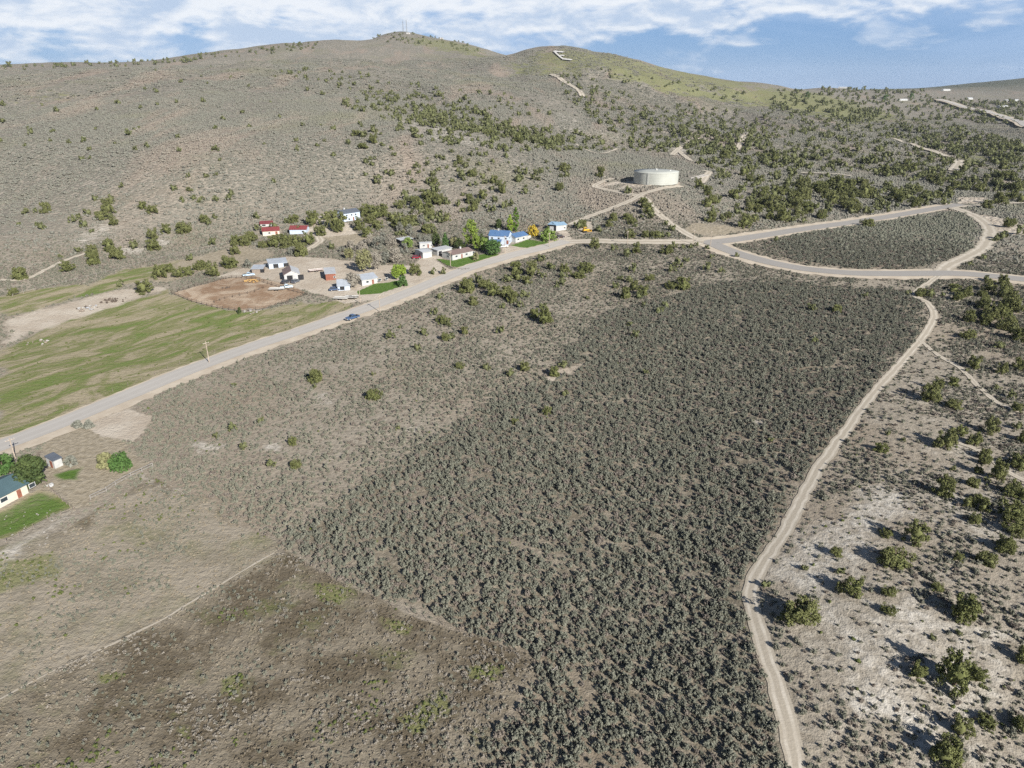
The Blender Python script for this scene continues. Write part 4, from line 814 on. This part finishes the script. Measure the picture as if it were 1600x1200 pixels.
# ------------------------------------------------------------------ trees
J = """1306,862,17 1401,870,41 1497,870,16 1542,872,30 1568,854,24 1258,887,12 1195,914,13 1312,891,13 1313,918,18 1335,918,32 1387,923,20 1466,916,19 1386,950,24 1508,949,45 1248,956,55 1498,988,12 1456,994,11 1434,1050,26 1490,1055,52 1525,1054,32 1596,1025,30 1542,1124,27 1498,1137,34 1474,1171,50 1595,1130,26
1352,460,12 1265,482,13 1305,482,18 1272,532,10 1417,457,10 1437,457,18 1453,460,12 1473,460,9 1495,465,15 1507,458,20 1535,458,16 1535,473,20 1577,477,32 1545,492,26 1540,500,20 1568,505,30 1590,522,28 1513,497,18 1510,522,20 1562,540,14 1523,568,23 1510,578,7 1565,579,16 1595,570,24 1463,603,18 1488,597,16 1452,617,28 1490,630,22 1578,617,14 1588,637,18 1498,668,13 1547,670,23 1590,667,14 1523,688,22 1375,697,22 1478,690,32 1410,687,8 1387,678,8 1540,710,20 1537,720,16 1597,683,20 1490,732,10 1527,733,16 1542,749,12 1482,747,20 1473,763,30 1510,788,15 1582,765,27 1580,800,38 1525,810,22 1385,832,18 1430,838,34 1570,850,26 1205,687,11 1597,770,24 1585,710,14 1557,605,12 1600,720,20 1595,800,22
930,382,17 958,388,11 994,391,15 980,397,12 1042,391,18 1053,385,11 1067,386,10 1078,385,9 1089,382,9 1105,386,9 1150,399,8 845,403,14 1111,401,8 1056,410,14 1064,414,12 1072,406,11 1048,420,13 1106,419,12 1125,422,11 990,421,14 1014,434,15 969,434,12 983,438,11 961,446,12 989,449,15 1006,455,20 978,460,18 997,462,12 1067,445,24 1050,445,18 1006,477,8 1041,477,14 1028,486,13 917,465,7 986,506,10 995,524,12 806,420,17 831,425,20 861,417,14 881,420,18 917,417,23 902,427,21 878,430,14 808,431,18 794,437,14 823,439,15 847,430,11 878,442,12 869,446,11 733,447,30 745,438,14 758,444,20 769,456,20 789,457,22 800,464,22 811,477,13 819,460,14 739,472,17 787,479,10 847,477,13 837,491,18 850,498,24 783,515,14 726,518,15 703,527,14 701,507,10 719,571,15 759,573,14 818,574,17 797,585,13 881,570,14 867,582,17 882,614,12 1007,582,10 855,642,15 805,658,15
495,588,24 586,615,25 407,657,11 362,668,13 337,680,11 381,697,13 457,688,17 423,724,13 464,724,18 365,601,9 582,584,8 623,668,8 610,524,14 662,520,14 651,543,12 686,463,12 680,487,12 692,500,18 697,526,15 492,603,8 624,510,8
41,330,12 57,329,9 72,327,16 29,350,9 57,350,9 65,354,13 124,338,11 117,343,12 138,331,14 170,327,20 159,339,15 172,337,13 177,347,15 132,350,14 142,360,9 148,310,9 174,312,13 191,290,9 222,321,16 239,327,19 271,293,12 297,296,11 296,274,8 322,274,10 285,312,10 302,310,9 313,312,13 338,312,9 361,303,12 359,309,10 321,341,16 335,339,9 325,349,9 290,356,22 261,360,15 241,367,18 240,384,21 171,380,14 172,387,18 210,385,13 184,398,20 147,393,20 145,406,20 104,417,21 95,400,10 122,391,10 29,428,26 21,456,15 263,419,18 251,427,22 280,427,18 295,424,20 311,415,20 325,414,12 299,403,13 360,408,26 368,392,18 335,379,12 368,377,15 382,379,16 391,370,18 224,449,28 187,444,12 335,424,22
393,372,16 386,378,14 414,381,17 430,379,21 446,372,18 446,381,18 462,377,20 482,376,20 474,392,24 490,345,22 508,339,14 500,361,20 517,385,12 524,348,26 530,354,22 560,354,19 576,365,18 573,332,20 585,334,22 600,334,16 577,343,18 613,340,20 624,349,24 633,351,20 590,352,17 626,320,16 648,317,18 657,326,16 648,330,12 669,320,16 672,335,20 676,309,16 635,307,14 402,337,13 449,345,12 460,341,18 402,356,12 430,352,14 650,422,20 676,424,13 692,424,13 465,359,14 903,353,14
694,313,13 739,325,16 699,340,17 688,337,14 686,346,11 659,328,13 716,320,10 723,328,10 772,326,14 787,321,14 799,317,12
938,271,16 980,297,13 1005,314,13 1006,320,15 1013,329,17 1018,337,12 960,340,16 982,337,16 988,345,15 993,352,9 951,350,15 936,357,14 909,350,15 1003,338,10 1041,350,8 1050,357,13 1010,366,15 1022,366,15 1031,366,14 1044,365,12 984,367,15 1089,289,15 1100,294,13 1106,301,15 1114,312,17 1123,314,11 1107,318,17 1110,341,16 1114,329,13 1128,341,13 1138,336,15 1151,330,13 1172,325,16 1166,343,18 1163,350,19 1178,341,15 1152,322,9 1148,304,20 1167,313,11 1162,294,14 1179,300,14 1127,286,8 1139,275,9 1123,277,11 1177,306,12 1192,305,15
1353,348,16 1240,342,10 1212,375,8 1240,318,24 1275,322,14 1325,318,26 1300,312,16 1350,330,12 1360,300,14 1385,310,12 1405,312,16 1430,312,14 1450,310,14 1475,316,14 1220,322,14 1215,312,18 1255,305,22 1280,295,22 1310,290,16 1255,345,10 1540,318,20 1560,312,22 1580,305,20 1595,310,18 1575,350,16 1590,362,14 1565,370,14 1555,372,12 1537,402,10 1540,434,14 1565,440,16 1515,412,9"""
JL = [tuple(float(v) for v in s.split(',')) for s in J.split()]
def inpoly(p, poly):
    x, y = p; c = False
    for i in range(len(poly)):
        (x0, y0), (x1, y1) = poly[i - 1], poly[i]
        if (y0 > y) != (y1 > y) and x < (x1 - x0) * (y - y0) / (y1 - y0) + x0: c = not c
    return c
BELTS = [([(580,150),(660,150),(800,192),(960,218),(1005,236),(900,240),(760,238),(640,215),(590,190)], 300, 4.4), ([(640,160),(720,185),(820,205),(900,225),(860,232),(740,210),(650,190)], 200, 4.8),
         ([(870,112),(930,125),(1010,165),(1080,170),(1200,200),(1200,240),(1010,240),(930,190),(880,150)], 420, 5.0), ([(1060,165),(1200,175),(1400,195),(1600,235),(1600,300),(1520,300),(1350,272),(1130,260),(1040,230)], 900, 5.3),
         ([(1090,255),(1300,275),(1500,305),(1490,318),(1350,338),(1210,352),(1180,330),(1150,290)], 190, 5.2), ([(420,108),(560,115),(700,140),(800,150),(860,180),(800,200),(640,150),(560,180),(480,130)], 110, 4.6),
         ([(560,190),(760,240),(900,250),(880,300),(740,330),(640,320),(580,290),(540,220)], 130, 4.6), ([(1210,140),(1400,150),(1600,160),(1600,200),(1500,190),(1400,185),(1330,196),(1200,172)], 520, 7.0), ([(1480,160),(1600,158),(1600,182),(1560,176)], 120, 7.0),
         ([(1400,185),(1500,195),(1600,225),(1600,250),(1480,240),(1380,215)], 280, 5.6), ([(150,100),(260,92),(430,72),(500,66),(500,76),(300,98),(180,106)], 90, 6.0), ([(0,105),(150,98),(150,104),(0,112)], 25, 6.0), ([(580,55),(640,50),(700,60),(760,75),(750,82),(640,68),(585,66)], 70, 5.0),
         ([(200,110),(500,100),(560,118),(520,260),(400,300),(200,260),(0,240),(0,150)], 70, 3.6), ([(900,100),(1000,120),(1180,150),(1150,160),(960,130)], 40, 5), ([(1280,138),(1330,139),(1440,143),(1440,149),(1290,146)], 90, 8), ([(1230,290),(1420,300),(1480,310),(1300,312)], 70, 5),
         ([(560,340),(640,330),(700,345),(690,372),(600,372),(565,365)], 26, 4.2), ([(1480,445),(1600,450),(1600,545),(1520,510)], 18, 4.0), ([(1500,640),(1600,650),(1600,850),(1500,800)], 10, 3.5)]
pos = []                                                   # x, y, z, width m, px width, px, py
for (px, py, w) in JL:
    b = G(px, py + .32 * w); pos.append((b.x, b.y, b.z, w / ppm(b), w, px, py))
gb = random.Random(5)
for poly, n, wm in BELTS:
    xs, ys = [p[0] for p in poly], [p[1] for p in poly]; k = 0
    while k < n:
        p = (gb.uniform(min(xs), max(xs)), gb.uniform(min(ys), max(ys)))
        if not inpoly(p, poly): continue
        k += 1; b = G(*p)
        if OCC.shape[0] and bool(is_occ(np.array(b.x), np.array(b.y))) and b.y < 1070: continue
        w = wm * max(.45, min(1.7, gb.lognormvariate(0, .3))); pos.append((b.x, b.y, b.z, w, w * ppm(b), *p))
pos.sort(key=lambda q: -q[4])
def region(px, py):
    if px > 1160 and py > 440: return 'junipers right of the dirt track'
    if px > 690 and py > 380: return 'junipers below the paved road'
    if px <= 700 and py > 455 and px > 300: return 'junipers in the open sagebrush'
    if px < 395 and py > 265: return 'junipers at the foot of the left hill'
    if px < 700 and py > 300: return 'junipers around the farm'
    if 890 < px < 1210 and py > 262: return 'junipers around the water tank'
    if px >= 1200 and py > 262: return 'junipers by the upper paved road'
    return 'junipers in the hillside belt'
MARK = {'the first bend of the dirt track': (1175, 930), 'the pale soil patch right of the dirt track': (1330, 860), 'the bottom right corner': (1580, 1180), 'the long straight of the dirt track': (1330, 660), 'the upper bend of the dirt track': (1459, 489), 'the side track below the bend': (1530, 605),
  'the road junction': (1110, 379), 'the curve of the lower paved road': (1300, 425), 'the right end of the upper paved road': (1490, 322), 'the water tank': (1024, 280), 'the blue-roofed house': (785, 372), 'the mobile home': (715, 400), 'the blue pickup on the road': (550, 499), 'the bare patch in the sagebrush': (860, 590),
  'the turnout by the road': (180, 660), 'the brown corral': (370, 460), 'the pale blue house': (545, 338), 'the red-roofed barns': (440, 362), 'the farmyard cottonwoods': (575, 410), 'the scrap heap in the pasture': (137, 482), 'the left pasture corner': (30, 460), 'the gap in the road triangle': (1545, 360), 'the right edge of the photo': (1600, 700), 'the yellow bulldozer': (915, 360)}
MW = {k: G(*v) for k, v in MARK.items()}
NTH = ['nearest', 'second', 'third', 'fourth', 'fifth', 'sixth', 'seventh', 'eighth', 'ninth', 'tenth', 'eleventh', 'twelfth', 'thirteenth', 'fourteenth', 'fifteenth', 'sixteenth', 'seventeenth', 'eighteenth', 'nineteenth'] + [f'{t_}-{u_}' for t_ in ('twenty', 'thirty', 'forty', 'fifty') for u_ in ('first', 'second', 'third', 'fourth', 'fifth', 'sixth', 'seventh', 'eighth', 'ninth')]
jl = {}
for i, (x, y, z, w, wp, px, py) in enumerate(pos[:300]):
    k = min(MW, key=lambda n: (MW[n].xy - Vector((x, y))).length); mx, my = MARK[k]; dx, dy = px - mx, py - my
    sd = ('left of' if dx < 0 else 'right of') if abs(dx) > abs(dy) * 1.2 else ('above' if dy < 0 else 'below')
    if 'edge' in k or 'corner' in k: sd = 'near'
    jl.setdefault(((MW[k].xy - Vector((x, y))).length > 0) and (('broad' if w > 6.2 else 'mid-sized' if w > 4.4 else 'small'), sd, k), []).append(((MW[k].xy - Vector((x, y))).length, i))
lab = {}
for (sz, sd, k), v in jl.items():
    v.sort()
    for n, (_, i) in enumerate(v): lab[i] = f'{sz} juniper {sd} {k}' + ('' if len(v) == 1 else f', {NTH[n]} from it')
for i, (x, y, z, w, wp, px, py) in enumerate(pos[:300]):
    e = empty('juniper_tree', (x, y, z - .05), gb.random() * 6.28); e.scale = (w, w * gb.uniform(.78, 1.15), w * gb.uniform(.75, 1.25))
    tag(e, lab[i], 'tree', region(px, py))
    for nm, me in (('crown', JM[(i * 5 + i // 8) % 8]), ('trunk', JT[i % 3])):
        o = bpy.data.objects.new(nm, me); COL.objects.link(o); o.parent = e
    occ_disc(x, y, w * .42)
rest = np.array([p[:4] for p in pos[300:]])
scatter_obj('juniper_woodland', rest[:, :3], rest[:, 3] * 1.05, JF, 'dark junipers scattered and massed over the far hillsides', 'woodland')

# garden trees: trunk, limbs, leafy crown --------------------------------------
M_fol = {k: leafmat('foliage_' + k, *v) for k, v in {
  'cotton': ((.13, .19, .030), (.21, .28, .055), (.12, .16, .03), .5), 'poplar': ((.065, .125, .018), (.115, .19, .032), (.07, .12, .02), .5), 'lime': ((.16, .24, .03), (.24, .32, .055), (.14, .2, .03), .5),
  'bare': ((.24, .215, .175), (.33, .30, .25), (.22, .2, .16), .5), 'olive': ((.165, .165, .075), (.235, .235, .115), (.18, .16, .09), .5), 'yellow': ((.36, .26, .03), (.46, .35, .05), (.38, .26, .035), .5),
  'conifer': ((.050, .105, .026), (.09, .155, .045), (.05, .09, .03), .5), 'dark': ((.040, .062, .022), (.080, .105, .035), (.04, .055, .02), .5), 'willow': ((.13, .20, .045), (.20, .27, .07), (.12, .17, .04), .5), 'grey': ((.15, .155, .125), (.22, .22, .185), (.17, .165, .13), .5)}.items()}
def tree(name, label, px, py, wpx, hpx, fol, shape='round', seed=0, dens=1.0, cat='tree', group=None):
    b = G(px, py); s = ppm(b); wm, hm_ = wpx / s, hpx / s / math.cos(R(12)); g = np.random.default_rng(seed + 900); e = empty(name, b); tag(e, label, cat, group); occ_disc(b.x, b.y, wm * .3)
    C, Rr, limbs = [], [], []; t0 = {'round': .22, 'column': .06, 'cone': .05, 'bush': .0}[shape]; n = int(46 * dens) if shape != 'bush' else int(30 * dens)
    for i in range(n):
        u = g.random(); z = t0 + (1 - t0) * u; a = g.uniform(0, 6.28)
        env = {'round': math.sqrt(max(0, 1 - ((u - .45) / .58) ** 2)), 'column': min(1, (1 - u) * 3.0) * min(1, .5 + u * 2), 'cone': 1.05 - u, 'bush': math.sqrt(max(0, 1 - (u * .95) ** 2))}[shape]
        r = .5 * env * math.sqrt(g.uniform(.15, 1)) * .86; C.append((r * wm * math.cos(a), r * wm * math.sin(a), z * hm_ * .95)); Rr.append(wm * g.uniform(.10, .18) * (.8 if shape == 'column' else 1))
    Vv, Ff = leaves(C, Rr, int(34 * (1 if fol not in ('bare', 'grey') else .8)), max(.35, wm * .055) * (.7 if fol in ('bare', 'grey') else 1), 1.1, seed + 5, .2, 1.8 if fol not in ('bare', 'grey') else 4.0)
    me = fast_mesh('crown', Vv, Ff); me.materials.append(M_fol[fol]); o = bpy.data.objects.new('crown', me); COL.objects.link(o); o.parent = e
    tr = [tube([(0, 0, -.4), (0, 0, hm_ * .3), (.02 * wm, 0, hm_ * .75)], [max(.12, wm * .035), max(.1, wm * .028), .05], 7)]
    for k in range(0, n, max(1, n // 9)):
        c_ = Vector(C[k]); tr.append(tube([(0, 0, min(c_.z * .5, hm_ * .5)), tuple(c_ * .55 + Vector((0, 0, c_.z * .25))), tuple(c_)], [max(.07, wm * .016), max(.05, wm * .010), .03], 5))
    part('trunk', tr, M_bark if fol != 'bare' else plain('pale_bark', (.33, .29, .24), .2, 2), e); return e
tree('cottonwood_tree', 'tall yellow-green cottonwood between the mobile home and the blue-roofed house', 736, 388, 25, 44, 'cotton', seed=1)
tree('cottonwood_tree', 'smaller yellow-green cottonwood at the right foot of the tall one', 745, 392, 14, 26, 'cotton', seed=2)
tree('poplar_tree', 'tall narrow dark green poplar behind the blue-roofed house', 806, 362, 11, 38, 'poplar', 'column', 3, 1.6); tree('poplar_tree', 'shorter pale green poplar left of the tall dark poplar', 797, 362, 12, 26, 'lime', 'column', 4, 1.4)
tree('conifer_tree', 'cone-shaped green conifer behind the mobile home', 696, 390, 18, 24, 'conifer', 'cone', 5, 1.3); tree('leafy_tree', 'dark green tree left of the conifer', 682, 384, 16, 18, 'dark', seed=6)
tree('leafy_tree', 'broad green tree at the right end of the mobile home lawn', 771, 398, 26, 22, 'conifer', seed=7, dens=1.3); tree('leafy_tree', 'lighter green tree just left of the broad lawn tree', 758, 393, 17, 21, 'willow', seed=8)
tree('flowering_bush', 'bright yellow bush beside the blue-roofed wing', 832, 369, 20, 16, 'yellow', 'bush', 9, 1.5, 'bush'); tree('willow_bush', 'wide light green tree at the right end of the small lawn', 857, 375.5, 30, 15, 'willow', 'bush', 10, 1.5)
tree('leafy_tree', 'small dark tree behind the blue roof', 779, 358, 12, 15, 'dark', seed=11); tree('leafy_tree', 'dark leafy mass behind the mobile home under the cottonwood', 718, 389, 20, 15, 'dark', 'bush', seed=12)
tree('cottonwood_tree', 'large half-leafed olive cottonwood at the back of the farmyard', 569, 425, 27, 36, 'olive', seed=13, dens=1.1); tree('cottonwood_tree', 'paler half-leafed cottonwood right of the large olive one', 588, 421, 24, 26, 'bare', seed=14, dens=1.1)
tree('bare_tree', 'pale bare-branched tree beside the white house lawn', 553, 449, 25, 22, 'bare', seed=15, dens=1.2); tree('leafy_tree', 'bright lime young tree right of the white house', 620, 437, 16, 23, 'lime', seed=16); tree('leafy_tree', 'second bright lime young tree close behind the first', 628, 433, 15, 19, 'lime', seed=17)
tree('round_shrub', 'round dark green shrub at the right tip of the white house lawn', 629, 447, 17, 16, 'conifer', 'bush', 18, 1.4, 'bush'); tree('bare_tree', 'pale leafless tree at the right of the farmyard grove', 618, 411, 24, 22, 'bare', seed=19, dens=1.1); tree('bare_tree', 'grey-green willow between the farmyard cottonwoods', 603, 412, 16, 18, 'grey', seed=20)
TH = ['grey leafless thicket left of the farmyard drive bend', 'widest grey thicket in the middle of the farmstead', 'grey thicket just above the widest one', 'grey thicket right of the widest one', 'grey thicket left of the low white-topped shelter', 'grey thicket up the slope from the white-topped shelter',
  'pale leafless thicket left of the middle of the farmstead', 'small grey bush left of the white boxy trailer', 'grey bush among junipers above the white trailer', 'highest small grey bush above the white trailer', 'grey bush below the red-roofed barns', 'pale leafless bush behind the low weathered shed', 'grey bush at the lower end of the winding drive', 'low pale bush beside the winding drive',
  'grey bush behind the long mobile home', 'low pale bush above the windowless white garage', 'grey thicket between the farm cottonwoods and the white garage', 'grey tree-like bush left of the blue-roofed house']
for i, (px, py, w_, h_) in enumerate(((565,392,22,14),(590,388,24,18),(600,380,18,16),(612,384,20,16),(640,368,18,16),(625,362,16,14),(578,380,18,14),(655,376,12,10),(660,352,14,14),(650,340,12,12),(455,398,14,11),(388,418,14,12),(548,388,14,12),(535,394,12,9),(712,382,14,12),(668,398,12,8),(632,395,18,14),(752,372,16,13))):
    tree('bare_thicket', TH[i], px, py, w_, h_, 'grey' if i % 3 else 'bare', 'bush', 30 + i, .9, 'bush', 'grey thickets around the farm')
tree('leafy_tree', 'olive tree between the conifer and the tall cottonwood', 709, 386, 15, 15, 'olive', seed=80); tree('leafy_tree', 'dark green tree right behind the tall cottonwood', 750, 384, 17, 17, 'dark', seed=81)
tree('leafy_tree', 'olive tree on the left edge of the farmyard grove', 545, 404, 16, 15, 'olive', seed=82); tree('leafy_tree', 'grey-green tree above the windowless white garage', 668, 384, 15, 15, 'grey', seed=83); tree('leafy_tree', 'green tree above the thicket right of the farmyard', 638, 388, 17, 16, 'willow', seed=84)
tree('round_tree', 'big round dark green tree behind the teal-roofed house', 50, 758, 50, 46, 'dark', 'round', 60, 2.2); tree('round_tree', 'green tree cut by the left edge beside the teal roof', 8, 742, 34, 34, 'conifer', 'round', 61, 1.6)
tree('yard_bush', 'yellow-green rounded bush, left of the pair beside the rail fence', 166, 729, 27, 22, 'olive', 'bush', 62, 1.8, 'bush'); tree('yard_bush', 'greener wide bush, right of the pair beside the rail fence', 190, 732, 36, 24, 'conifer', 'bush', 63, 2.0, 'bush')
tree('grey_shrub', 'grey-green shrub right of the garden shed', 112, 726, 18, 13, 'grey', 'bush', 64, 1.2, 'bush'); tree('lawn_shrub', 'small shrub growing on the mobile home lawn', 743, 406, 11, 11, 'olive', 'bush', 65, 1, 'bush'); tree('corral_shrub', 'dark upright shrub at the lower corner of the corral', 375, 490, 6, 10, 'dark', 'bush', 66, .8, 'bush')
tree('dead_shrub', 'grey brushy shrub at the left end of the turnout', 122, 668, 16, 12, 'grey', 'bush', 67, 1, 'bush'); tree('dead_shrub', 'grey brushy shrub by the turnout, right of its twin', 140, 668, 14, 11, 'grey', 'bush', 68, 1, 'bush')
tree('far_tree', 'bright green tree on the far grassy slope', 1261, 152, 8, 8, 'conifer', 'bush', 70, 1); tree('far_tree', 'green tree left of the distant white shed', 1383, 157, 10, 8, 'conifer', 'bush', 71, 1); tree('far_tree', 'green tree right of the distant white shed', 1424, 154, 9, 8, 'conifer', 'bush', 72, 1)
# ------------------------------------------------------------------ brush (after everything that keeps it clear)
def jgrid(d0, d1, sp, seed):
    g = np.random.default_rng(seed); lim = R(40) if d0 > 300 else R(48); xm = d1 * math.sin(R(49)); nx, ny = int(2 * xm / sp), int(d1 / sp)
    X, Y = np.meshgrid(np.arange(nx) * sp - xm, np.arange(ny) * sp); X = X + (g.random(X.shape) - .5) * sp * 1.5 + (np.arange(ny) % 2)[:, None] * sp * .5; Y = Y + (g.random(Y.shape) - .5) * sp * 1.5
    X, Y = X.ravel(), Y.ravel(); D = np.hypot(X, Y); m = (D > d0) & (D < d1) & (np.abs(np.arctan2(X, Y)) < np.where(D > 260, R(40), lim)); return X[m], Y[m], g
def zones_at(x, y): return {k: zone(k, x, y) for k in ('green', 'drygrass', 'field', 'pink', 'white', 'tan', 'corral', 'lawn', 'dense', 'egreen')}
x, y, g = jgrid(58, 480, .94, 1); q = zones_at(x, y); d = np.hypot(x, y)
bare = np.maximum.reduce([q['green'], q['field'], q['tan'], q['corral'], q['lawn'], q['drygrass'] * .9])
pn = fbm(x, y, 16, 3, 77); rside = sstep(x - (0.42 * y), 0, 12)          # the thin-covered slope right of the track
pq = fbm(x, y, 5.5, 2, 79)
dens = np.where(q['dense'] > .5, (.82 + .2 * sstep(pn, .3, .5)) * (1 - .55 * sstep(pq, .64, .74)), .40 + .48 * sstep(pn, .36, .60))
dens = np.where((q['dense'] <= .5) & (rside > .5), .22 + .75 * sstep(fbm(x, y, 11, 3, 90), .40, .58), dens) * (1 - sstep(d, 400, 480)) * (1 - .55 * np.clip(q['white'] * 1.1, 0, 1)) * (1 - sstep(bare, .25, .6))
keep = (g.random(len(x)) < dens) & ~is_occ(x, y); x, y, d = x[keep], y[keep], d[keep]; dn = q['dense'][keep] > .5; wv = q['white'][keep]
sc = np.clip(g.lognormal(0, .36, len(x)), .4, 1.9) * np.where(dn, 1.1, .95) * (1 - .38 * wv)
z = zat(x, y) - .03; P = np.stack([x, y, z], -1)
# the nearest bushes in view are individuals
def in_view(P):
    v = P - np.array([0, 0, CAM_H]); dp = v[:, 1] * cP - v[:, 2] * sP; up = v[:, 1] * sP + v[:, 2] * cP
    return (np.abs(v[:, 0] / dp * FPX) < 792) & (np.abs(up / dp * FPX) < 590)
size_px = sc / np.linalg.norm(P - np.array([0, 0, CAM_H]), axis=1) * in_view(P)
top = np.argsort(-size_px)[:290]; is_ind = np.zeros(len(P), bool); is_ind[top] = True
for k, i in enumerate(top):
    o = bpy.data.objects.new('sagebrush', (SD if dn[i] else SB)[k % 4]); COL.objects.link(o)
    o.location = P[i]; s_ = float(sc[i]); o.scale = (s_, s_ * (.9 + .2 * random.random()), s_); o.rotation_euler = (0, 0, random.random() * 6.28)
    if dn[i]: tag(o, 'grey-green sagebrush clump at the near edge of the dense brush field', 'bush', 'nearest sagebrush left of the dirt track')
    else: tag(o, 'grey sagebrush clump on the pale open ground right of the dirt track', 'bush', 'nearest sagebrush right of the dirt track')
r_ = ~is_ind
m1, m2 = r_ & dn, r_ & ~dn
scatter_obj('sagebrush_cover', P[m1], sc[m1], SD, 'dense grey-green sagebrush covering the flat in the middle', 'sagebrush')
scatter_obj('sagebrush_cover', P[m2], sc[m2], SB, 'open grey sagebrush with bare soil between, around the dense flat', 'sagebrush')
# farther out: patches of brush
def far_brush(d0, d1, fade, sp, seed, variants, name, label, lo, hi, dense=None):
    x, y, g = jgrid(d0, d1, sp, seed); q = zones_at(x, y); pn = fbm(x * 1.7 + y * .2, y * .5, 95, 4, 78)
    bare = np.maximum.reduce([q['green'], q['field'], q['tan'], q['corral'], q['lawn'], q['drygrass'] * .9, q['white'] * .7, q['egreen'] * .62])
    pr = (lo + (hi - lo) * sstep(pn, .35, .62)) * sstep(np.hypot(x, y), d0, d0 + fade)
    if dense is not None: pr = np.where((q['dense'] > .5) == dense, pr, 0)
    keep = (g.random(len(x)) < pr * (1 - sstep(bare, .25, .6))) & ~(is_occ(x, y) & (x > OCC_X0 + 1) & (y < 1070)); x, y = x[keep], y[keep]
    scatter_obj(name, np.stack([x, y, zat(x, y) - .05], -1), np.clip(g.lognormal(0, .25, len(x)), .5, 1.6), variants, label, 'sagebrush')
far_brush(395, 900, 80, 2.3, 5, PM, 'hill_brush', 'fine grey-brown brush covering the lower hillsides', .34, .80, False)
far_brush(395, 620, 80, 2.3, 15, PD, 'hill_brush', 'dense sagebrush between the two paved roads', .9, .95, True)
far_brush(880, 1750, 60, 5.2, 6, PL, 'hill_brush', 'fine grey-brown brush covering the upper hillsides', .18, .7)
# old field: shrubs, dead brush, dry tufts, green clumps
x, y, g = jgrid(55, 195, .75, 9); q = zones_at(x, y); inf = (q['field'] > .5) & ~is_occ(x, y); pn = fbm(x, y, 9, 4, 31); pg = fbm(x, y, 13, 3, 33); pd = fbm(x, y, 16, 4, 35); n = len(x)
pk_ = q['pink'] > .5; lower = ~pk_
def put(name, a, lo, hi, var, label, cat): scatter_obj(name, np.stack([x[a], y[a], zat(x[a], y[a]) - .02], -1), g.uniform(lo, hi, a.sum()), var, label, cat)
put('field_brush', inf & (g.random(n) < np.where(pk_, .02 + .42 * sstep(pn, .56, .66), .04 + .22 * sstep(pn, .52, .64))), .25, .95, SD[:4], 'dark green-grey shrubs dotted over the old field', 'brush')
put('dead_brush', inf & lower & (g.random(n) < .05 + .55 * sstep(pd, .50, .60)), .4, 1.1, DB, 'pale grey dead brush matted over the lower old field', 'brush')
put('dry_grass', inf & lower & (g.random(n) < .55), .35, .8, TF, 'brown dead grass tufts over the lower old field', 'grass')
put('dry_grass', inf & pk_ & (g.random(n) < .34), .3, .65, TP, 'tan dry grass tufts over the upper old field', 'grass')
put('green_brush', inf & (g.random(n) < np.maximum(.6 * sstep(pg, .61, .68) * np.where(pk_, .2, 1), .55 * sstep(q['egreen'], .3, .6) * np.where(pk_, .4, 1))), .3, .85, RB, 'green weed clumps in patches in the old field', 'brush')
x, y, g = jgrid(60, 330, 2.6, 12); q = zones_at(x, y)
a = (q['field'] < .3) & (q['tan'] < .3) & (q['lawn'] < .3) & (q['corral'] < .3) & ~is_occ(x, y) & (g.random(len(x)) < np.where(q['white'] > .3, .16, .02) + .12 * sstep(q['green'], .4, .8))
scatter_obj('green_brush', np.stack([x[a], y[a], zat(x[a], y[a]) - .02], -1), g.uniform(.4, 1.0, a.sum()), RB, 'yellow-green rabbitbrush clumps dotted between the sagebrush', 'brush')
# ------------------------------------------------------------------ air
hz_top = float(GZ.max()) + 45
V, F = box(-9400, 9400, -9400, 9400, float(GZ.min()) - 1.5, max(hz_top, CAM_H + 40))
hz = part('haze', (V, F), None); tag(hz, kind='stuff')
hm = bpy.data.materials.new('haze'); hm.use_nodes = True; ht = hm.node_tree; ht.nodes.clear()
ho = nd(ht, 'ShaderNodeOutputMaterial'); hv = nd(ht, 'ShaderNodeVolumePrincipled'); hv.inputs['Density'].default_value = 0.00003; hv.inputs['Color'].default_value = (.82, .90, 1, 1); hv.inputs['Anisotropy'].default_value = 0.0
ht.links.new(hv.outputs[0], ho.inputs['Volume']); hz.data.materials.append(hm)
